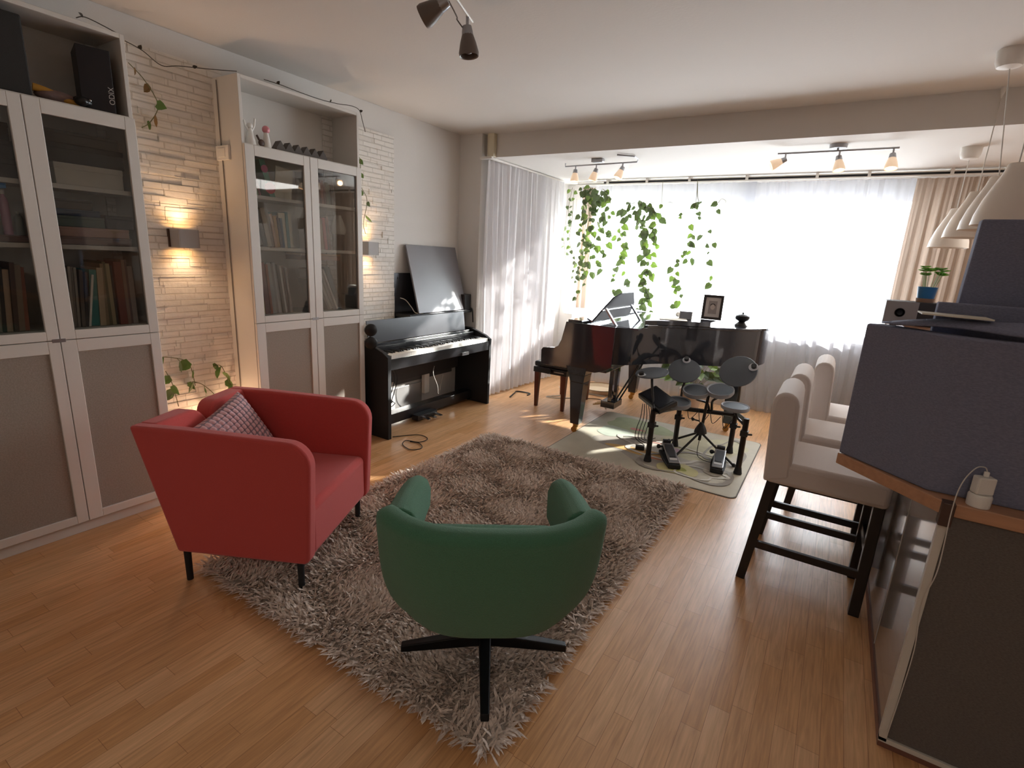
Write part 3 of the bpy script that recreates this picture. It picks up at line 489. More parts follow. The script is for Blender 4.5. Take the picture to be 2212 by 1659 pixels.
obj('cabinet', M().box(-.05, .05, -.055, .055, 0, .15), mat('dark_walnut', '#2f2625', .45), t, bevel=.003); obj('grille', M().box(.05, .054, -.048, .048, .008, .142), MBLK, t)
tag(obj('thin_cable', M().tube(smooth_path([(-3.27, 3.36, 1.06), (-3.24, 3.40, 1.04), (-3.2, 3.43, .98), (-3.16, 3.44, .934), (-3.10, 3.47, .933)], 6), .004, 5), CORD, smooth=True), 'pale green cable curling over the black shelf end', 'cable')
tag(obj('thin_cable', M().tube(smooth_path([(-3.12, 4.17, .936), (-3.09, 4.188, .935), (-3.08, 4.19, .86), (-3.075, 4.19, .80)], 6), .006, 5), BLK, smooth=True), 'black cable hanging off the black shelf by the curtain', 'cable')
# ------------------------------------------------------------------ grand piano
t = thing('grand_piano', 'black polished grand piano with closed lid before the window', 'piano', (0, 0, 0)); GX, GY0, GY1 = -1.87, 3.86, 5.42
bent = smooth_path([(-1.45, 3.865), (-1.34, 3.94), (-1.20, 4.16), (-1.05, 4.31), (-.90, 4.40), (-.74, 4.50), (-.60, 4.62), (-.50, 4.76), (-.455, 4.92), (-.46, 5.10), (-.53, 5.28), (-.68, 5.39), (-.85, 5.42)], 5)
plan = [(GX, GY0), (-1.46, GY0)]+[(p.x, p.y) for p in bent]+[(GX, GY1)]
rimo = plan; cx, cy = -1.25, 4.75
def inset(pl, d):
    out = []; n = len(pl)
    for i in range(n):
        a, b_, c = Vector(pl[i-1]), Vector(pl[i]), Vector(pl[(i+1) % n]); t1 = (b_-a).normalized(); t2 = (c-b_).normalized(); nn = Vector((-(t1+t2).y, (t1+t2).x)).normalized(); out.append(tuple(b_+nn*d/max(.5, nn.dot(Vector((-t1.y, t1.x))))))
    return out
b = M(); inn = inset(plan, .045); n = len(plan)
for i in range(n):
    j = (i+1) % n; a0, a1, c0, c1 = plan[i], plan[j], inn[i], inn[j]
    for q in (((*a0, .665), (*a1, .665), (*a1, .965), (*a0, .965)), ((*c0, .665), (*c1, .665), (*c1, .965), (*c0, .965)), ((*a0, .965), (*a1, .965), (*c1, .965), (*c0, .965)), ((*a0, .665), (*a1, .665), (*c1, .665), (*c0, .665))): b.quad(*q)
bmesh.ops.remove_doubles(b.b, verts=b.b.verts, dist=.0001)
obj('rim', b, BLACK, t, smooth=True)
obj('soundboard', M().prism(inn, .70, .72), mat('plate_bronze', '#8a6a3a', .4, metal=.6), t)
cheek = [(-2.085, .575), (-2.09, .70), (-2.075, .722), (-2.03, .727), (-1.97, .733), (-1.93, .755), (-1.905, .81), (-1.885, .90), (-1.872, .966), (-1.44, .966), (-1.44, .64), (-1.50, .60), (-1.58, .575)]
for y in (GY0-.004, GY1-.046): obj('cheek', M().prism(cheek, y, y+.05, 'y'), BLACK, t, bevel=.004)
obj('key_bed', M().box(-2.08, -1.5, GY0+.05, GY1-.05, .575, .64), BLACK, t, bevel=.003)
kb = M(); kw = (GY1-GY0-.2)/52
for i in range(52): kb.box(-2.05, -1.90, GY0+.1+i*kw+.0006, GY0+.1+(i+1)*kw-.0006, .645, .672)
obj('white_keys', kb, KEYW, t)
obj('fallboard', M().box(-1.895, -1.87, GY0+.05, GY1-.05, .665, .90), BLACK, t)
obj('lid_front', M().box(-1.865, -1.74, GY0+.02, GY1-.02, .9655, .985), BLACK, t, bevel=.003)
lid = [(x, y) for x, y in inset(plan, -.012) if x > -1.27]; lid = [(-1.27, 4.045)]+[p for p in lid if p[0] > -1.26]+[(-1.27, GY1+.012)]
obj('lid', M().prism(lid, .9665, .987), BLACK, t, bevel=.003)
fl = [(-1.27, 4.05), (-1.20, 4.14), (-1.05, 4.29), (-.92, 4.36), (-.84, 4.42), (-.84, GY1), (-1.27, GY1)]
obj('lid_flap', M().prism(fl, .9885, 1.026), BLACK, t, bevel=.003, label='front lid flap folded back onto the lid')
md = obj('music_desk', M().prism([(3.98, .0), (4.10, .13), (4.19, .215), (4.33, .245), (4.62, .245), (4.80, .13), (4.84, .0)], -.006, .006, 'x'), mat('desk_black', '#26262a', .6, spec=.12), t, loc=(-1.64, -.13, .99), rot=(0, math.radians(24), 0), bevel=.002)
obj('ledge', M().box(-.05, .004, 3.98, 4.84, -.004, .008), BLACK, md)
obj('panel_rail', M().box(.006, .012, 4.06, 4.76, .10, .112), CHROME, md, label='pale rail across the back')
for y in (4.10, 4.70): obj('strut', M().box(-.008, .008, y-.012, y+.012, -.19, .0, Matrix.Rotation(math.radians(-62), 3, 'Y'), (0, y, 0)).move(Matrix.Translation((.015, 0, .12))), CHROME, md)
obj('desk_tray', M().box(-1.72, -1.28, GY0+.08, GY1-.1, .955, .966), BLACK, t)
for k, (x, y, s) in enumerate(((-1.745, 3.945, 1), (-1.735, 5.38, 1), (-.655, 4.90, 1))):
    b = M(); zt = .60 if k < 2 else .665
    for (z0, w0), (z1, w1) in (((.085, .040), (zt-.14, .062)), ((zt-.14, .062), (zt-.07, .075)), ((zt-.07, .075), (zt, .095))):
        b.faces([(sx*w, sy*w, z) for z, w in ((z0, w0), (z1, w1)) for sx, sy in ((-1, -1), (1, -1), (1, 1), (-1, 1))], [(0, 1, 5, 4), (1, 2, 6, 5), (2, 3, 7, 6), (3, 0, 4, 7), (0, 3, 2, 1), (4, 5, 6, 7)])
    lg = obj('leg', b, BLACK, t, loc=(x, y, 0), bevel=.004)
    obj('caster', M().lathe([(.03, .085), (.034, .10), (.026, .07), (.02, .05)], n=14, close=True).cyl((-.012, -.012, .026), (-.012, .012, .026), .026, n=18).box(-.022, .004, -.016, -.013, .02, .06).box(-.022, .004, .013, .016, .02, .06), BRASS, lg, smooth=True, label='brass caster')
ly = obj('pedal_lyre', M().box(-1.80, -1.66, 4.62, 4.84, .07, .135).box(-1.74, -1.70, 4.64, 4.69, .135, .60).box(-1.74, -1.70, 4.77, 4.82, .135, .60), BLACK, t, bevel=.004)
for y in (4.68, 4.73, 4.78):
    obj('pedal', M().prism([(-1.80, .085), (-1.90, .06), (-1.90, .07), (-1.80, .10)], y-.012, y+.012, 'y'), BRASS, ly, bevel=.002, label='brass pedal')
    obj('rod', M().cyl((-1.72, y, .13), (-1.72, y, .60), .004, n=6), STEEL, ly)
for y in (4.66, 4.80): obj('brace', M().cyl((-1.68, y, .12), (-1.42, y+.02, .66), .008, n=8), DMETAL, ly)
# piano bench
t = thing('piano_bench', 'dark mahogany piano bench with black leather seat beside grand piano', 'bench', (-2.27, 4.72, 0))
for sx in (-1, 1):
    for sy in (-1, 1):
        x, y = sx*.15, sy*.29
        obj('leg', M().faces([(x+a*w, y+c*w, z) for z, w in ((0.0, .013), (.02, .020), (.36, .028)) for a, c in ((-1, -1), (1, -1), (1, 1), (-1, 1))], [(i+k*4, (i+1) % 4+k*4, (i+1) % 4+4+k*4, i+4+k*4) for k in (0, 1) for i in range(4)]+[(3, 2, 1, 0), (8, 9, 10, 11)]) and None or M().cyl((x, y, 0), (x, y, .37), .021, .036, 4), BENCHW, t, bevel=.002)
obj('apron', M().box(-.185, .185, -.325, .325, .36, .415), mat('bench_black', '#17100f', .3), t, bevel=.004)
obj('seat', M().box(-.18, .18, -.32, .32, .42, .47), LEATH, t, bevel=.015, seg=3)
kn = obj('knob', M().cyl((.0, -.325, .395), (.0, -.36, .395), .008).cyl((0, -.35, .395), (0, -.365, .395), .026, n=18), BLK, t, smooth=True, label='black round height knob')
obj('handle', M().box(.05, .16, -.335, -.327, .385, .397), CHROME, t)
# things on the grand piano
t = thing('photo_frame', 'dark frame with a small portrait print standing on the piano flap', 'photo frame', (-.89, 4.66, 1.028), math.radians(8))
fr = obj('frame', M().box(-.082, .082, -.008, .008, 0, .022).box(-.082, .082, -.008, .008, .188, .21).box(-.082, -.060, -.008, .008, .022, .188).box(.060, .082, -.008, .008, .022, .188), mat('dark_frame', '#2b2320', .4), t, rot=(math.radians(-9), 0, 0), bevel=.002)
obj('mat_board', M().box(-.061, .061, -.001, .004, .021, .189), mat('pale_mount', '#cfc6c0', .8), fr)
pic = obj('portrait', M().box(-.034, .034, -.0025, -.0012, .05, .16), mat('grey_print', '#9d928e', .8), fr)
obj('face', M().lathe([(.001, 0), (.018, 0), (.018, .0006), (.001, .0006)], (0, -.0027, .108), 20, Matrix.Rotation(PI/2, 3, 'X') @ Matrix.Diagonal((1, 1.3, 1))), mat('face_print', '#c3b3aa', .8), pic)
obj('hair', M().lathe([(.001, 0), (.020, 0), (.020, .0006), (.001, .0006)], (0, -.0024, .122), 20, Matrix.Rotation(PI/2, 3, 'X') @ Matrix.Diagonal((1.05, .8, 1))), mat('hair_print', '#3b3330', .8), pic)
obj('easel_leg', M().box(-.02, .02, 0, .004, 0, .17, Matrix.Rotation(math.radians(16), 3, 'X'), (0, 0, .17)).move(Matrix.Translation((0, .03, .008))), MATS['dark_frame'], t)
t = thing('lidded_jar', 'round black lidded jar near the tail of the piano lid', 'jar', (-.66, 4.80, .987))
obj('base', M().lathe([(.001, 0), (.056, 0), (.054, .012), (.036, .03), (.028, .04)], close=True), BLK, t, smooth=True)
obj('bowl', M().lathe([(.028, .04), (.05, .052), (.06, .07), (.058, .088), (.04, .10), (.001, .104)], close=True), BLK, t, smooth=True)
obj('knob', M().ball((0, 0, .11), .009), BLK, t, smooth=True)
tag(obj('sheet_music', M().box(-.11, .11, -.15, .15, 0, .004), PAGE, loc=(-1.15, 4.42, 1.0265), rot=(0, 0, .3)), 'white sheet music lying on the folded piano flap', 'sheet music')
t = thing('framed_card', 'small dark framed card propped on the piano flap', 'card', (-1.06, 4.47, 1.0265), math.radians(10))
obj('card', M().box(-.05, .05, -.003, .003, 0, .075), mat('dim_card', '#6f7076', .4), t, rot=(math.radians(-35), 0, 0)); [obj('side_trim', M().box(x-.0025, x+.0025, -.004, .004, 0, .078), WPLAST, t, rot=(math.radians(-35), 0, 0)) for x in (-.0505, .0505)]
tag(obj('glass_ball', M().ball((-1.16, 4.62, 1.0485), .022), WPLAST, smooth=True), 'small white ball resting on the piano flap', 'ball')
# plant on the floor behind the grand piano
t = thing('potted_plant', 'leafy plant in a pale pot under the grand piano', 'plant', (-1.13, 5.45, 0))
obj('pot', M().lathe([(.001, 0), (.09, 0), (.12, .20), (.125, .21), (.11, .21), (.10, .18), (.001, .18)], n=24), mat('pale_terracotta', '#c2ab98', .7), t, smooth=True)
lf = M(); st = M(); rr = random.Random(5)
for k in range(46):
    a = rr.uniform(0, 2*PI); r_ = rr.uniform(.05, .34); z = rr.uniform(.3, .62); q = Vector((math.cos(a)*r_, math.sin(a)*r_*.5, z)); st.tube([(0, 0, .18), q*.6+Vector((0, 0, .12)), q], .002, 4); lf.mi = k % 2; leaf_into(lf, q, Vector((math.cos(a), math.sin(a), -.5)), Vector((0, -.8, .6)), rr.uniform(.08, .13))
obj('stem', st, STEM, t); obj('leaves', lf, [POTHOS, LIME], t, smooth=True)
t = thing('round_tray', 'pale round tray on the floor behind the piano bench', 'tray', (-2.15, 5.45, 0)); obj('tray', M().lathe([(.001, 0), (.2, 0), (.22, .05), (.21, .05), (.19, .012), (.001, .012)], n=28), mat('straw', '#d8c0a2', .7), t, smooth=True)
obj('rim', M().lathe([(.212, .046), (.224, .05), (.218, .058), (.208, .054), (.212, .046)], n=28), mat('straw_rim', '#8a6a4a', .7), t, smooth=True)
tag(obj('floor_cable', M().tube(smooth_path([(-2.6, 5.3, .006), (-2.4, 5.0, .005), (-2.5, 4.8, .005), (-2.35, 4.85, .005), (-2.2, 5.05, .006), (-2.35, 5.2, .006), (-2.0, 5.25, .006)], 8), .005, 5), CORD, smooth=True), 'pale cable curled on the floor under the piano bench', 'cable')
tag(obj('floor_cable', M().tube(smooth_path([(-2.78, 4.5, .006), (-2.8, 4.62, .02), (-2.84, 4.75, .01), (-2.7, 4.78, .006), (-2.68, 4.70, .006)], 8), .008, 5), BLK, smooth=True), 'short black cable at the foot of the side curtain', 'cable')
tag(obj('floor_cable', M().tube(smooth_path([(-2.16, 5.0, .006), (-2.0, 5.1, .006), (-1.85, 4.95, .006), (-1.80, 4.78, .01), (-1.79, 4.72, .075)], 8), .004, 5), BROWN, smooth=True), 'dark beaded cable trailing to the piano pedals', 'cable')
# ------------------------------------------------------------------ play mat
t = thing('play_mat', 'cream patterned play mat lying under the drum kit', 'mat', (-1.045, 4.08, 0))
def rrect(x0, x1, y0, y1, r, n=6): return [(cx+r*math.cos(a0+k*PI/2/n), cy+r*math.sin(a0+k*PI/2/n)) for cx, cy, a0 in ((x1-r, y1-r, 0), (x0+r, y1-r, PI/2), (x0+r, y0+r, PI), (x1-r, y0+r, 1.5*PI)) for k in range(n+1)]
obj('base', M().prism(rrect(-.70, .70, -.66, .66, .05), 0, .006), mat('mat_cream', '#c4bca9', .7, noise=.10, nscale=4), t)
obj('border', M().prism(rrect(-.708, .708, -.668, .668, .055), 0.0, .0045), mat('mat_edge', '#6d655c', .8), t)
def patch(cx, cy, rx, ry, col, z=.0064, wob=.12, seed=0, ring=0, a=0):
    r = random.Random(seed); n = 40; ph = r.uniform(0, 6); pts = []
    for k in range(n):
        th = 2*PI*k/n; q = 1+wob*math.sin(3*th+ph)+wob*.5*math.sin(5*th+ph*2); x, y = rx*q*math.cos(th), ry*q*math.sin(th); pts.append((cx+x*math.cos(a)-y*math.sin(a), cy+x*math.sin(a)+y*math.cos(a)))
    b = M()
    if ring:
        ins = [(cx+(x-cx)*(1-ring), cy+(y-cy)*(1-ring)) for x, y in pts]
        b.faces([(x, y, z) for x, y in pts+ins], [(k, (k+1) % n, n+(k+1) % n, n+k) for k in range(n)])
    else: b.faces([(x, y, z) for x, y in pts], [tuple(range(n))])
    return obj('printed_patch', b, mat('mat_'+col, '#'+col, .75, noise=.08, nscale=12), t)
for k, a in enumerate(((.05, -.14, .50, .30, 'aba398'), (.14, -.12, .34, .20, 'bdb5a9'), (.30, .18, .30, .32, 'bfb89a'), (-.30, .38, .30, .20, 'a9b08c'), (-.42, .10, .16, .14, 'b6bfae'), (.48, .40, .16, .16, 'c9c4a4'), (-.08, -.24, .26, .07, 'd0a86a'), (.03, -.30, .08, .035, 'd08a6a'), (-.28, .28, .07, .03, 'c98a80'), (-.04, .07, .05, .04, 'c99a8c'), (.14, -.04, .06, .06, 'b89aa4'), (-.2, .02, .05, .02, '6f6a62'), (.26, -.40, .15, .12, 'c8c08c'), (.26, -.40, .06, .05, '9a9a4a'), (.50, -.20, .10, .16, 'b5ad9e'))): patch(*a, z=.0064+.00025*k, seed=k)
for k, a in enumerate(((.30, -.30, .34, .26, '9d958a'), (.38, -.38, .20, .12, 'd8d2c6'), (.10, -.08, .42, .2, 'cfc8bc'), (.50, .20, .15, .3, '9d958a'))): patch(*a, z=.0105+.0003*k, wob=.2, seed=k+30, ring=.12)
# ------------------------------------------------------------------ electronic drum kit
t = thing('electronic_drum_kit', 'black electronic drum kit standing on the play mat', 'drum kit', (0, 0, .011)); DM = mat('drum_black', '#1b1a1c', .4); PADR = mat('pad_rubber', '#50565d', .6); RIMG = mat('pad_rim_grey', '#8f9298', .5); RUST = mat('tube_black', '#231d1c', .3, metal=.3)
feet = [(-1.012, 3.68), (-.935, 4.16), (-.53, 4.30), (-.40, 3.88)]
for (x, y), zt in zip(feet, (.40, .36, .34, .42)):
    lg = obj('leg', M().cyl((x, y, .02), (x, y, zt), .020, n=16), RUST, t, smooth=True)
    obj('rubber_foot', M().cyl((x, y, .0), (x, y, .05), .030, .021, n=16), MBLK, lg, smooth=True)
    obj('clamp', M().box(x-.026, x+.026, y-.026, y+.026, zt-.13, zt-.09).cyl((x+.02, y-.02, zt-.11), (x+.055, y-.02, zt-.105), .007), DM, lg, bevel=.003)
V3 = lambda i, z: (feet[i][0], feet[i][1], z)
for a, c, z0, z1 in ((0, 1, .385, .335), (1, 2, .325, .32), (2, 3, .335, .40)): obj('crossbar', M().cyl(V3(a, z0), V3(c, z1), .018, n=14), RUST, t, smooth=True)
def pad(name, c, r, tilt, az, rim=True, h=.03, arm=None, spin=0):
    rot = Matrix.Rotation(az, 3, 'Z') @ Matrix.Rotation(tilt, 3, 'X') @ Matrix.Rotation(spin, 3, 'Z'); c = Vector(c)
    if rim:
        p = obj(name, M().lathe([(.001, -h), (r*.92, -h), (r, -h*.6), (r, .004), (r*.985, .008), (r*.88, .004), (r*.88, -.002)], c, 32, rot, True), RIMG, t, smooth=True, label='grey rimmed pad')
        obj('head', M().lathe([(.001, .004), (r*.90, .003), (r*.90, -.006)], c, 32, rot, True), PADR, p, smooth=True)
    else:
        p = obj(name, M().lathe([(.001, -.008), (r*.98, -.006), (r, -.002), (r*.97, .003), (r*.35, .010), (.001, .014)], c, 36, rot, True), PADR, t, smooth=True)
        e = c+rot @ Vector((0, r*.80, .008)); obj('logo_plate', M().lathe([(.001, .0), (r*.25, 0), (r*.25, .004), (r*.15, .0042), (r*.15, .0046), (.001, .0046)], e, 20, rot, True), mat('logo_pale', '#c3c6cc', .4), p, smooth=True, label='pale round mark')
        obj('wing_nut', M().cyl(c+rot @ Vector((0, r*.82, .01)), c+rot @ Vector((0, r*.84, .032)), .019, n=12), BLK, p, smooth=True)
    if arm: obj('mount_arm', M().tube(smooth_path([c+rot @ Vector((0, 0, -h if rim else -.008))]+arm, 5), .010, 8), DM, t, smooth=True)
    return p
# cymbal pads, toms, snare and module
pad('cymbal_pad', at(1408, 808, y=3.84), .125, -math.radians(12), math.radians(150), False, arm=[(-1.08, 3.80, .56), (-1.05, 3.76, .47), V3(0, .40)])
pad('cymbal_pad', at(1478, 803, y=4.12), .125, math.radians(40), math.radians(8), False, arm=[(-.925, 4.16, .56), V3(1, .48), V3(1, .34)])
pad('cymbal_pad', at(1594, 805, y=4.10), .135, math.radians(50), math.radians(-8), False, spin=math.radians(-62), arm=[(-.52, 4.18, .60), (-.52, 4.25, .48), V3(2, .34)])
pad('tom_pad', at(1503, 846, y=4.06), .100, math.radians(16), math.radians(5), arm=[(-.80, 4.1, .44), (-.74, 4.2, .40), (-.72, 4.24, .33)])
pad('tom_pad', at(1556, 845, y=4.10), .100, math.radians(18), math.radians(-5), arm=[(-.65, 4.12, .48), (-.70, 4.2, .42), (-.70, 4.24, .33)])
pad('snare_pad', at(1464, 871, y=3.92), .098, math.radians(10), math.radians(8), arm=[(-.905, 3.98, .38), (-.92, 4.08, .35), V3(1, .34)])
pad('tom_pad', at(1588, 881, y=3.93), .098, math.radians(3), math.radians(0), h=.022, arm=[(-.47, 3.94, .40), (-.43, 3.90, .38), V3(3, .36)])
mo = obj('sound_module', M().box(-.13, .13, -.085, .085, -.022, .022, Matrix.Rotation(math.radians(22), 3, 'X')), mat('module_black', '#17181c', .35), t, loc=at(1420, 866, y=3.80), rot=(0, math.radians(14), math.radians(-32)), bevel=.008)
obj('control_panel', M().box(-.11, .11, -.065, .065, .0225, .025, Matrix.Rotation(math.radians(22), 3, 'X'), (0, 0, 0)), mat('module_panel', '#2c2f36', .25), mo)
obj('mount_arm', M().tube(smooth_path([at(1420, 872, y=3.80), (-1.03, 3.74, .44), V3(0, .41)], 5), .012, 8), DM, t, smooth=True)
cb = M()
for k in range(5):
    c0 = at(1388+k*4, 875, y=3.82); cb.tube(smooth_path([c0, c0+Vector((-.01+.01*k, .02, -.12)), c0+Vector((.012*(k-2), 0, -.2)), c0+Vector((-.02+.01*k, -.02, -.28)), (-1.10+.02*k, 3.86, .05+.02*k)], 6), .003, 5)
for k in range(4): cb.tube(smooth_path([(-.88+.09*k, 4.18, .34), (-.85+.09*k, 4.17, .25-.02*(k % 2)), (-.80+.09*k, 4.2, .31)], 6), .003, 5)
obj('cables', cb, BLK, t, smooth=True)
t = thing('tripod_stand', 'black tripod stand between the drum pedals and rack', 'stand', (-.745, 4.14, .011))
obj('pole', M().cyl((0, 0, .10), (.02, .03, .56), .012, n=12), RUST, t, smooth=True); obj('hub', M().lathe([(.012, .25), (.03, .22), (.045, .19), (.05, .165), (.03, .15)], n=14, close=True), DM, t, smooth=True)
for a, l in ((165, .26), (-28, .34), (-112, .30)):
    c = Vector((math.cos(math.radians(a))*l, math.sin(math.radians(a))*l, .012)); lg = obj('leg', M().cyl((0, 0, .17), c, .009, n=8), DM, t, smooth=True); obj('rubber_foot', M().ball(c+Vector((0, 0, .004)), .015), MBLK, lg, smooth=True)
obj('wing_screw', M().cyl((-.02, -.01, .26), (-.06, -.03, .27), .006).ball((-.065, -.03, .27), .013), DM, t, smooth=True)
def pedal(label, p0, p1):
    p0, p1 = Vector(p0), Vector(p1); d = p1-p0; rz = math.atan2(d.y, d.x)-PI/2; L = d.length
    t = thing('drum_pedal', label, 'pedal', (p0.x, p0.y, .0115), rz); SILV = mat('pedal_silver', '#9a9a9c', .35, metal=.6)
    obj('base_plate', M().prism([(-.045, 0), (.045, 0), (.055, L*.5), (.05, L), (-.05, L), (-.055, L*.5)], 0, .022), MBLK, t, bevel=.004)
    fb = obj('footboard', M().box(-.040, .040, 0, L*.84, -.006, .006), SILV, t, loc=(0, .012, .040), rot=(math.radians(11), 0, 0), bevel=.005)
    obj('grip_mat', M().prism([(-.022, L*.24), (.022, L*.24), (.031, L*.5), (.027, L*.76), (-.027, L*.76), (-.031, L*.5)], .0062, .009), mat('grip_dark', '#3a3a3d', .7), fb)
    obj('name_plate', M().box(-.028, .028, .035, .058, .0062, .008), mat('plate_white', '#d4d2d0', .4), fb); obj('slot', M().box(-.024, .024, .07, .08, .0062, .0075), MBLK, fb)
    obj('heel', M().box(-.042, .042, -.006, .03, 0, .034), MBLK, t, bevel=.004)
    obj('post', M().box(-.03, .03, L*.88, L, .02, .115), DM, t, bevel=.006); obj('side_knob', M().ball((-.062, L*.9, .06), .017).cyl((-.06, L*.9, .06), (-.03, L*.9, .06), .008), BLK, t, smooth=True)
pedal('silver drum pedal angled beside the near rack leg', (-.80, 3.65), (-.955, 3.945)); pedal('silver drum pedal pointing straight at the far rack leg', (-.528, 3.77), (-.565, 4.085))
tag(obj('adapter_box', M().box(-.035, .035, -.022, .022, 0, .032), BLK, loc=(-1.14, 3.88, .0115), rot=(0, 0, .3), bevel=.004), 'small black adapter box on the play mat', 'adapter')
tag(obj('floor_cable', M().tube(smooth_path([(-.74, 4.12, .13), (-.73, 4.05, .03), (-.68, 3.98, .015), (-.60, 3.96, .016), (-.585, 3.985, .04)], 7), .003, 5), BLK, smooth=True), 'thin black cable from the tripod to the drum pedal', 'cable')
# ------------------------------------------------------------------ shaggy rug
RX0, RX1, RY0, RY1 = -2.27, -.635, 1.03, 3.39
t = thing('shaggy_rug', 'large grey brown shaggy rug in the middle of the floor', 'rug', ((RX0+RX1)/2, (RY0+RY1)/2, 0)); cxr, cyr = t.location.x, t.location.y
obj('backing', M().prism(rrect(RX0-cxr+.02, RX1-cxr-.02, RY0-cyr+.02, RY1-cyr-.02, .05), .0002, .0145), mat('rug_backing', '#a89b90', .95, bump=.5, bscale=120), t)
NS = 60000
hx, hy = (RX1-RX0)/2, (RY1-RY0)/2
px = rng.uniform(-hx+.01, hx-.01, NS); py = rng.uniform(-hy+.01, hy-.01, NS)
gx = np.sin(px*9+py*5)+np.sin(py*13-px*4)*.8; ang = gx*1.6+rng.normal(0, .9, NS)-.6
lean = rng.uniform(.35, 1.15, NS); Ln = rng.uniform(.035, .058, NS); wd_ = rng.uniform(.0030, .0062, NS)
ed = np.minimum(hx-np.abs(px), hy-np.abs(py)); ex = np.where(hx-np.abs(px) < hy-np.abs(py), np.where(px > 0, 0, PI), np.where(py > 0, PI/2, -PI/2)); near = (ed < .045) & (rng.random(NS) < .75)
ang = np.where(near, ex+rng.normal(0, .7, NS), ang); lean = np.where(near, rng.uniform(1.0, 1.65, NS), lean)
dx, dy = np.cos(ang)*np.sin(lean), np.sin(ang)*np.sin(lean); dz = np.cos(lean)
tw = rng.uniform(0, PI, NS); sx, sy = np.cos(tw), np.sin(tw)
co = np.zeros((NS, 7, 3), np.float32); z0 = .012
for k, (f, wf) in enumerate(((0, .8), (.4, 1), (.75, .9))):
    cx_ = px+dx*Ln*f*(1+.25*f); cy_ = py+dy*Ln*f*(1+.25*f); cz_ = z0+dz*Ln*f*(1-.22*f)
    for s_, q in ((-1, 0), (1, 1)):
        co[:, k*2+q, 0] = cx_+s_*sx*wd_*wf; co[:, k*2+q, 1] = cy_+s_*sy*wd_*wf; co[:, k*2+q, 2] = np.maximum(cz_, .002)
co[:, 6, 0] = px+dx*Ln*1.25; co[:, 6, 1] = py+dy*Ln*1.25; co[:, 6, 2] = z0+dz*Ln*.78
base = (np.arange(NS)*7)[:, None]
qd = np.concatenate([base+np.array([0, 1, 3, 2]), base+np.array([2, 3, 5, 4])], 1).reshape(-1, 4); tr = base+np.array([4, 5, 6])
me = bpy.data.meshes.new('pile'); me.vertices.add(NS*7); me.vertices.foreach_set('co', co.ravel())
loops = np.concatenate([qd.ravel(), tr.ravel()]); me.loops.add(len(loops)); me.loops.foreach_set('vertex_index', loops.astype(np.int32))
ls = np.concatenate([np.arange(len(qd))*4, len(qd)*4+np.arange(len(tr))*3]).astype(np.int32); me.polygons.add(len(ls)); me.polygons.foreach_set('loop_start', ls); me.polygons.foreach_set('use_smooth', np.ones(len(ls), bool))
me.update(calc_edges=True); me.validate()
me.materials.append(mat('rug_pile', '#dccabd', .8, noise=.24, nscale=70)); po = bpy.data.objects.new('pile', me); COL.objects.link(po); po.parent = t; po['kind'] = 'stuff'
# ------------------------------------------------------------------ red armchair
t = thing('armchair', 'red square-sided armchair with thin black legs on the rug edge', 'armchair', (-2.135, 1.365, 0), math.radians(-63.5))
def arc(cx, cy, r, a0, a1, n=7): return [(cx+r*math.cos(a0+(a1-a0)*k/n), cy+r*math.sin(a0+(a1-a0)*k/n)) for k in range(n+1)]
ZB, ZT = .155, .715
sideprof = [(-.27, ZB), (.305, ZB), (.325, ZB+.02)]+arc(.245, ZT-.115, .10, 0, PI/2)+[(-.20, ZT+.0), (-.425, ZT+.0)]
for s in (1, -1):
    b = M(); b.prism(sideprof, s*.29, s*.350, 'x')
    n = 8; xs = []                                       # half of the back, leaning backwards, with a rounded inner top corner
    xi = s*.012; bp = [(s*.30, ZB), (xi, ZB)]+[(xi+s*(.09-.09*math.cos(k*PI/2/6)), ZT-.09+.09*math.sin(k*PI/2/6)) for k in range(7)]+[(s*.30, ZT)]
    lean_ = lambda z: -.27-.155*(z-ZB)/(ZT-ZB)
    m_ = len(bp); vs = [(x, lean_(z)+o, z) for o in (0, .085) for x, z in bp]
    b.faces(vs, [tuple(range(m_)), tuple(range(2*m_-1, m_-1, -1))]+[(i, (i+1) % m_, m_+(i+1) % m_, m_+i) for i in range(m_)])
    obj('side_shell', b, RED, t, bevel=.022, seg=4, smooth=True)
obj('seat', M().box(-.298, .298, -.24, .318, ZB+.005, .40), RED, t, bevel=.03, seg=4, smooth=True)
for x in (-.325, .325):
    for y in (-.255, .265): obj('leg', M().cyl((x*.96, y, 0), (x*.96, y, ZB+.01), .013, .015, n=12), MBLK, t, smooth=True)
# cushion
t = thing('cushion', 'pink and grey bobbled cushion leaning in the red armchair', 'cushion', (-2.343, 1.305, .543))
CUSH = Vector((.433, -.87, -.235)), Vector((.295, .383, -.875)), Vector((.852, .31, .423))
NG = 66; hs = .175; vs = []; fs = []
for side in (1, -1):
    o0 = len(vs)
    for j in range(NG+1):
        for i in range(NG+1):
            u, v = -1+2*i/NG, -1+2*j/NG; pf = max(0, (1-abs(u)**2.6)*(1-abs(v)**2.6))**.42
            bob = abs(math.sin(u*PI*6.5))*abs(math.sin(v*PI*6.5)); e = 1-.06*(1-pf)
            vs.append((u*hs*(1-.05*(1-abs(v)**2)), v*hs*(1-.05*(1-abs(u)**2)), side*(pf*.058+bob**.6*.009*min(1, pf*3))))
    fs += [tuple(o0+q for q in (j*(NG+1)+i, j*(NG+1)+i+1, (j+1)*(NG+1)+i+1, (j+1)*(NG+1)+i)) for j in range(NG) for i in range(NG)]
b = M(); b.faces(vs, fs)
cm = bpy.data.materials.new('bobble_knit'); cm.use_nodes = True; nt = cm.node_tree; bs = nt.nodes['Principled BSDF']; N = lambda q: nt.nodes.new('ShaderNode'+q)
tc = N('TexCoord'); sp = N('SeparateXYZ'); nt.links.new(tc.outputs['Object'], sp.inputs[0]); prod = None
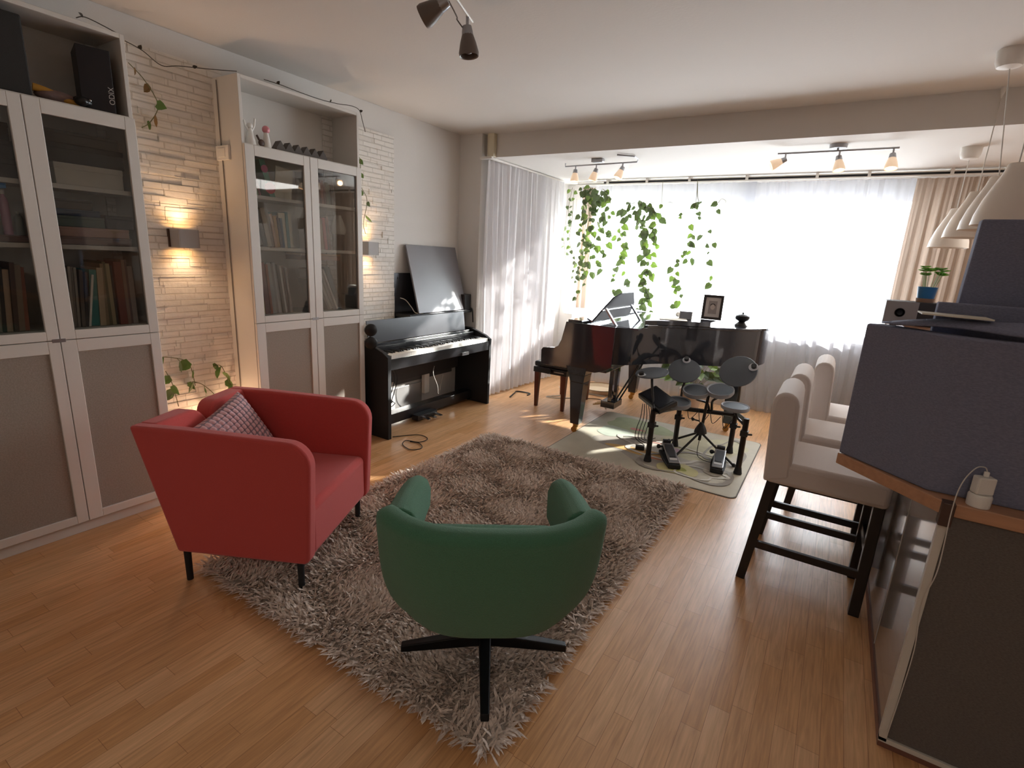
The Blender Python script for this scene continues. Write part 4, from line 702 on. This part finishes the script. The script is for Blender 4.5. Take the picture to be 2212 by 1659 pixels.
for ax in 'XY':
    m1 = N('Math'); m1.operation = 'MULTIPLY'; m1.inputs[1].default_value = PI*6.5/hs; nt.links.new(sp.outputs[ax], m1.inputs[0]); m2 = N('Math'); m2.operation = 'SINE'; nt.links.new(m1.outputs[0], m2.inputs[0]); m3 = N('Math'); m3.operation = 'ABSOLUTE'; nt.links.new(m2.outputs[0], m3.inputs[0])
    if prod is None: prod = m3
    else: q = N('Math'); q.operation = 'MULTIPLY'; nt.links.new(prod.outputs[0], q.inputs[0]); nt.links.new(m3.outputs[0], q.inputs[1]); prod = q
rp = N('ValToRGB'); rp.color_ramp.elements[0].color = lin('#8f7b84'); rp.color_ramp.elements[0].position = .12; rp.color_ramp.elements[1].color = lin('#e0b4b8'); rp.color_ramp.elements[1].position = .36
nt.links.new(prod.outputs[0], rp.inputs[0]); nt.links.new(rp.outputs[0], bs.inputs['Base Color']); bs.inputs['Roughness'].default_value = .9
co_ = obj('cover', b, cm, t, smooth=True)
e1, e2, n1 = CUSH
co_.matrix_local = Matrix((e1, e2, n1)).transposed().to_4x4()
# ------------------------------------------------------------------ green swivel chair
t = thing('swivel_chair', 'green upholstered swivel chair on a four-star base, seen from behind', 'chair', (-.885, 1.345, .045), math.radians(35.6))
vs = []; NU, NV = 18, 12
for j in range(NV+1):
    v = j/NV; z = .30+.385*v; w = .300*(1-.05*(1-v)-.27*(1-v)**6)*(1-.0*v)
    for i in range(NU+1):
        u = -1+2*i/NU; zz = z+(.018*abs(u)**4*v)+(.022*(abs(u)**4))*(1-v)**3
        y = -.275+.11*abs(u)**3.2+.07*(1-v)**2-.02*v; vs.append((u*w, y, zz))
b = M(); b.faces(vs, [(j*(NU+1)+i, j*(NU+1)+i+1, (j+1)*(NU+1)+i+1, (j+1)*(NU+1)+i) for j in range(NV) for i in range(NU)])
obj('backrest', b, GREEN, t, solid=.075, soff=1, bevel=.028, seg=3, smooth=True)
for s in (-1, 1):
    b = M(); NA = 8; ring = []
    for k in range(NA+1):
        f = k/NA; y = -.17+.33*f; x = s*(.285-.022*f*f); h = .655-.02*f-.06*max(0, f-.75)*4*max(0, f-.75); wv = .056-.012*f
        ring += [(x-wv, y, .46), (x+wv-.0, y, .50), (x+wv*1.05, y, h-.05), (x+wv*.75, y, h-.01), (x, y, h+.008), (x-wv*.75, y, h-.01), (x-wv*1.05, y, h-.05)]
    b.faces(ring, [(k*7+i, k*7+(i+1) % 7, (k+1)*7+(i+1) % 7, (k+1)*7+i) for k in range(NA) for i in range(7)]+[tuple(range(6, -1, -1)), tuple(NA*7+i for i in range(7))])
    obj('armrest', b, GREEN, t, bevel=.012, seg=3, smooth=True)
obj('seat', M().box(-.265, .265, -.22, .22, .30, .41), GREEN, t, bevel=.04, seg=4, smooth=True)
obj('column', M().cyl((0, 0, .03), (0, 0, .31), .026, n=16), MBLK, t, smooth=True)
for k in range(4):
    a = k*PI/2; c, s = math.cos(a), math.sin(a)
    b = M().faces([(r_*c-w_*s*q, r_*s+w_*c*q, z) for r_, w_, zt, zb in ((.015, .022, .085, .035), (.305, .014, .028, .0)) for q in (-1, 1) for z in (zb, zt)], [(0, 1, 3, 2), (4, 6, 7, 5), (0, 4, 5, 1), (2, 3, 7, 6), (1, 5, 7, 3), (0, 2, 6, 4)])
    b2 = M(); b2.faces([(r_*c-w_*s*q, r_*s+w_*c*q, z) for r_, w_, zt, zb in ((.015, .022, .085, .035), (.305, .014, .028, .0)) for q in (-1, 1) for z in (zb, zt)], [(0, 1, 3, 2), (4, 6, 7, 5), (0, 4, 5, 1), (2, 3, 7, 6), (1, 5, 7, 3), (0, 2, 6, 4)])
    obj('leg', b2, DMETAL, t, bevel=.004)
# ------------------------------------------------------------------ bar stools
def stool():
    t = thing('bar_stool', '', 'bar stool', (0, 0, 0), 0, 'bar stools along the counter')
    for x, y, zt, bx in ((.215, -.17, .53, .0), (.215, .17, .53, .0)): obj('leg', M().box(x-.021, x+.021, y-.021, y+.021, 0, zt), DWOOD, t, bevel=.003)
    for y in (-.168, .168):
        obj('leg', M().faces([(x+a, y+c, z) for z, x in ((0, -.255), (.54, -.195)) for a, c in ((-.022, -.020), (.022, -.020), (.022, .020), (-.022, .020))], [(0, 1, 5, 4), (1, 2, 6, 5), (2, 3, 7, 6), (3, 0, 4, 7), (3, 2, 1, 0), (4, 5, 6, 7)]) and M().cyl((-.255, y, 0), (-.195, y, .53), .028, .030, 4), DWOOD, t, bevel=.002)
    for y in (-.18, .18):
        for z in (.20,): obj('stretcher', M().box(-.215, .2, y-.010, y+.010, z-.018, z+.018), DWOOD, t, bevel=.002)
    obj('stretcher', M().box(-.012, .012, 0, 0, 0, 0).box(.205, .225, -.16, .16, .26, .30), DWOOD, t, bevel=.002)
    for y in (-.06, .06): pass
    obj('stretcher', M().box(-.22, -.2, -.17, .17, .30, .335), DWOOD, t, bevel=.002)
    obj('seat', M().box(-.225, .245, -.205, .205, .525, .635), SLIP, t, bevel=.022, seg=3, smooth=True, label='padded white seat cover')
    bp = [(-.235, .525), (-.135, .60), (-.15, .90)]+arc(-.205, .90, .052, 0, PI, 8)+[(-.262, .88)]
    obj('backrest', M().prism([(-.232, .525), (-.125, .56), (-.142, .90)]+arc(-.196, .90, .052, .1, PI-.1, 8)+[(-.250, .88)], -.207, .207, 'y'), SLIP, t, bevel=.016, seg=3, smooth=True, label='slipcovered back')
    return t
s0 = stool()
for k, (y, lab) in enumerate(((2.69, 'white slipcovered bar stool nearest the grey felt counter front'), (3.22, 'middle white slipcovered bar stool of the row at the counter'), (3.74, 'white slipcovered bar stool closest to the window curtain'))):
    o = s0 if k == 0 else copy_tree(s0); o.location = (.085+(0, .02, .12)[k], y, 0); o['label'] = lab
# ------------------------------------------------------------------ counter and felt screens
t = thing('kitchen_counter', 'kitchen counter with grey gloss side and dark felt front', 'counter', (0, 0, 0))
gl = mat('grey_gloss', '#8b8480', .12, spec=.5, coat=.3)
obj('body', M().box(.36, 2.3, 1.80, 3.44, .035, .828), gl, t)
obj('plinth', M().box(.355, 2.28, 1.792, 3.42, 0, .035), mat('plinth_wood', '#7a5244', .5), t)
obj('edge_strip', M().box(.352, .372, 1.778, 1.80, .035, .826).box(.352, 2.3, 1.778, 1.80, .030, .046), mat('white_strip', '#d2ccc2', .4), t, label='white edge strip')
obj('felt_front', M().box(.374, 2.3, 1.785, 1.80, .048, .826), BFELT, t)
obj('panel_joint', M().box(.3585, .3605, 2.273, 2.277, .05, .80), mat('joint_pale', '#b9b4ae', .3), t)
obj('worktop', M().prism([(.092, 2.035), (.352, 1.768), (2.3, 1.768), (2.3, 3.46), (.352, 3.46), (.352, 2.31)], .829, .868), WOOD, t, bevel=.003)
obj('bracket', M().box(.345, .375, 1.755, 1.79, .80, .87), BROWN, t, bevel=.003)
tag(obj('felt_screen', M().prism([(.094, 2.038), (.315, 1.832), (2.25, 1.832), (2.25, 1.89), (.345, 1.89), (.145, 2.085)], .8685, 1.318), DFELT, bevel=.006), 'wide charcoal felt screen standing on the worktop edge', 'screen')
t = thing('raised_shelf', 'raised bar shelf behind the felt screen', 'shelf', (0, 0, .8685)); obj('board', M().prism([(.235, 2.11), (.37, 1.935), (2.2, 1.935), (2.2, 2.62), (.19, 2.62)], .402, .43), WOOD, t)
for x in (.42, 2.1): obj('support', M().box(x, x+.03, 1.95, 2.6, 0, .402), WOOD, t)
tag(obj('felt_screen', M().box(.262, 1.9, 2.02, 2.06, 1.299, 1.402), DFELT, bevel=.004), 'low charcoal felt strip standing behind the wide felt screen', 'screen')
tag(obj('felt_screen', M().prism([(.322, 1.299), (1.95, 1.299), (1.95, 1.652), (.330, 1.652)], 2.13, 2.18, 'y'), DFELT, bevel=.005), 'tall charcoal felt screen rising in front of the pendant lamps', 'screen')
b = M(); vs = []
for j in range(7):
    for i in range(21):
        u, v = i/20, j/6; vs.append((.150+.95*u+.012*math.sin(v*4)-.0*v, 1.85+.15*v+.12*(1-min(1, u*4)), 1.3225+.035*math.sin(min(1, u*5)*PI/2)*(math.sin(v*PI)*.8+.25)+.006*math.sin(u*11+v*5)))
b.faces(vs, [(j*21+i, j*21+i+1, (j+1)*21+i+1, (j+1)*21+i) for j in range(6) for i in range(20)])
tag(obj('cloth_cover', b, DFELT, solid=.006, soff=1, smooth=True), 'dark cloth folded over the top of the wide felt screen', 'cloth')
tag(obj('magazine', M().box(0, .16, 0, .11, 0, .004), PAGE, loc=(.215, 1.90, 1.368), rot=(.0, .02, .0)), 'thin white magazine lying by the white speaker', 'magazine')
t = thing('bookshelf_speaker', 'small white speaker with round driver under the blue pot', 'speaker', (.205, 2.42, 1.2985))
obj('cabinet', M().box(-.05, .115, -.06, .07, 0, .085), mat('dark_grey_case', '#3d3a3b', .5), t, bevel=.003); obj('front_panel', M().box(-.05, .048, -.066, -.06, 0, .085), mat('speaker_white', '#a9a4a2', .5), t, bevel=.001, label='pale front plate')
obj('driver', M().lathe([(.001, .002), (.009, .003), (.012, .0), (.014, .004), (.016, .0)], (-.004, -.0665, .045), 20, Matrix.Rotation(PI/2, 3, 'X'), True), DMETAL, t, smooth=True)
t = thing('potted_seedlings', 'green seedlings in a blue pot on the small white speaker', 'plant', (.272, 2.42, 1.384))
obj('pot', M().lathe([(.001, 0), (.024, 0), (.030, .05), (.0305, .055), (.027, .055), (.025, .045), (.001, .045)], n=20), mat('blue_pot', '#2f7db5', .45), t, smooth=True)
obj('saucer', M().lathe([(.001, 0), (.0265, 0), (.028, .014), (.0255, .014), (.001, .003)], n=20), mat('terracotta', '#b08a70', .7), t, smooth=True)
st = M(); lf = M(); rr = random.Random(2)
for k in range(16):
    a = rr.uniform(0, 2*PI); r_ = rr.uniform(.004, .018); q = Vector((math.cos(a)*r_*1.9, math.sin(a)*r_*1.9, rr.uniform(.095, .125))); st.tube([(math.cos(a)*r_, math.sin(a)*r_, .044), q], .0011, 4)
    for s in (0, PI*.6, PI*1.25): leaf_into(lf, q, Vector((math.cos(a+s), math.sin(a+s), .25)), Vector((0, -.3, 1)), .022)
obj('stem', st, mat('pale_stem', '#b9c98a', .6), t); obj('leaves', lf, leaf_mat('seedling', '#6fb03a'), t, smooth=True)
t = thing('charger', 'white plug charger on a round socket at the worktop edge', 'charger', (.425, 1.799, .8685))
obj('socket', M().lathe([(.001, 0), (.026, 0), (.027, .03), (.024, .036), (.001, .036)], n=20, close=True), WPLAST, t, smooth=True)
obj('adapter', M().box(-.022, .022, -.014, .014, .036, .085), WPLAST, t, rot=(0, 0, .4), bevel=.004); obj('plug', M().box(-.006, .006, -.004, .004, .085, .10), WPLAST, t, bevel=.002)
obj('cable', M().tube(smooth_path([(0, 0, .10), (-.008, -.004, .112), (-.03, -.02, .108), (-.052, -.035, .06), (-.058, -.044, -.02), (-.052, -.044, -.20), (-.062, -.03, -.32), (-.050, -.028, -.48), (-.052, -.027, -.66), (-.056, -.027, -.80)], 7), .0016, 6), CORD, t, smooth=True)
# ------------------------------------------------------------------ pendant lamps
def pendant():
    t = thing('pendant_lamp', '', 'pendant lamp', (0, 0, 0), 0, 'white pendants over the counter')
    sh = mat('shade_white', '#e2d6c8', .45, emit='#ffdfba', estr=.0)
    obj('lamp_shade', M().lathe([(.118, 0), (.112, .045), (.094, .11), (.068, .175), (.046, .225), (.036, .262), (.032, .268), (.030, .262), (.042, .22), (.064, .172), (.090, .108), (.108, .045), (.114, 0), (.118, 0)], n=36), sh, t, smooth=True)
    obj('bulb', M().ball((0, 0, .10), .028).cyl((0, 0, .12), (0, 0, .262), .016), WPLAST, t, smooth=True)
    return t
p0 = pendant(); PL = [p0]+[copy_tree(p0) for k in range(3)]
for k, (x, y, z, zc, lab) in enumerate(((.605, 4.90, 1.69, ZL, 'white bell pendant lamp furthest along the row, nearest the drape'), (.60, 4.25, 1.722, ZC, 'white bell pendant lamp, second from the drape'), (.60, 3.74, 1.733, ZC, 'white bell pendant lamp, third from the drape'), (.585, 3.30, 1.725, ZC, 'white bell pendant lamp closest, half behind the tall felt screen'))):
    o = PL[k]; o.location = (x, y, z); o['label'] = lab
    ox, oy = (-.09, -.12) if k == 2 else (0, 0)
    obj('cord', M().cyl((0, 0, .262), (ox, oy, zc-z-.05), .0028, n=6), CORD, o)
    if k in (1, 3): obj('ceiling_hook', M().lathe([(.012, zc-z), (.012, zc-z-.02), (.003, zc-z-.06)], n=10, close=True), WPLAST, o, smooth=True)
    else: obj('canopy', M().lathe([(.06, zc-z), (.058, zc-z-.05), (.048, zc-z-.075), (.012, zc-z-.082), (.001, zc-z-.083)], (ox, oy, 0), n=24, close=True), WPLAST, o, smooth=True)
# ------------------------------------------------------------------ track lights
FROST = mat('frosted_glass', '#dcc9ba', .35, emit='#ffd9b0', estr=.35)
def spot(t, p, d, s=1.0, lit=True, power=1.5):
    p, d = Vector(p), Vector(d).normalized(); rot = d.to_track_quat('-Z', 'Y').to_matrix(); tip = p+Vector((0, 0, -.045*s))
    h = obj('spot_head', M().cyl(p, tip, .006*s).lathe([(.001, .012), (.018*s, .01), (.022*s, -.012), (.024*s, -.032*s)], tip, 14, rot, True), STEEL, t, smooth=True)
    obj('shade', M().lathe([(.022*s, -.02*s), (.032*s, -.05*s), (.040*s, -.085*s), (.038*s, -.098*s), (.034*s, -.095*s), (.03*s, -.05*s), (.02*s, -.022*s)], tip, 18, rot), FROST if lit else mat('smoky_shade', '#6b5f57', .4), h, smooth=True)
    b = obj('bulb', M().ball(tip+d*.07*s, .020*s), mat('lit_bulb', '#fff2dc', .4, emit='#ffd09a', estr=14) if lit else mat('unlit_bulb', '#4a3a34', .3), h, smooth=True)
    if lit: light('spot_light', 'SPOT', t.location+tip+d*.10*s, power, (1, .80, .58), aim=t.location+tip+d*2, spot_size=1.6, spot_blend=.6, shadow_soft_size=.02)
t = thing('track_light', 'straight three-spot ceiling light near the pendant lamps', 'ceiling light', (-.18, 4.56, ZL))
obj('canopy', M().cyl((0, 0, 0), (0, 0, -.028), .058, .055, 24).cyl((0, 0, -.028), (0, 0, -.045), .008), STEEL, t, smooth=True); obj('bar', M().cyl((-.385, .0, -.042), (.36, -.0, -.042), .007), STEEL, t, smooth=True)
for x, d in ((-.33, (-.9, -.2, -.45)), (.015, (.18, -.25, -1)), (.33, (.05, -.3, -1))): spot(t, (x, 0, -.042), d)
t = thing('track_light', 'bent three-spot ceiling light near the hanging vines', 'ceiling light', (-2.04, 4.60, ZL))
obj('canopy', M().box(-.055, .055, -.03, .03, -.03, 0), STEEL, t, bevel=.006); obj('bar', M().tube([(-.335, .02, -.02), (-.335, .02, -.048), (.37, .0, -.042), (.375, 0, -.02), (.37, -.08, -.012), (.25, -.18, -.010)], .0065, 8), STEEL, t, smooth=True)
for p, d in (((-.225, .015, -.045), (.02, -.1, -1)), ((-.015, .01, -.045), (-.25, -.1, -1)), ((.24, .0, -.042), (-.3, -.35, -1))): spot(t, p, d)
t = thing('track_light', 'unlit ceiling spot bar at the middle of the room', 'ceiling light', (-1.60, 1.96, ZC))
obj('bar', M().cyl((.14, -.35, -.05), (-.045, .20, -.05), .006), WPLAST, t, smooth=True); obj('canopy', M().cyl((.09, -.2, 0), (.09, -.2, -.05), .06, .055, 24), WPLAST, t, smooth=True)
spot(t, (-.028, .14, -.05), (.1, .05, -1), 1.15, False); spot(t, (.045, -.10, -.05), (-.55, -.2, -.3), 1.15, False)
obj('cable', M().tube(smooth_path([(.02, -.05, -.075), (-.0, .03, -.10), (-.04, .08, -.085), (-.045, .13, -.10)], 6), .003, 5), mat('grey_cable', '#6a625c', .6), t, smooth=True)
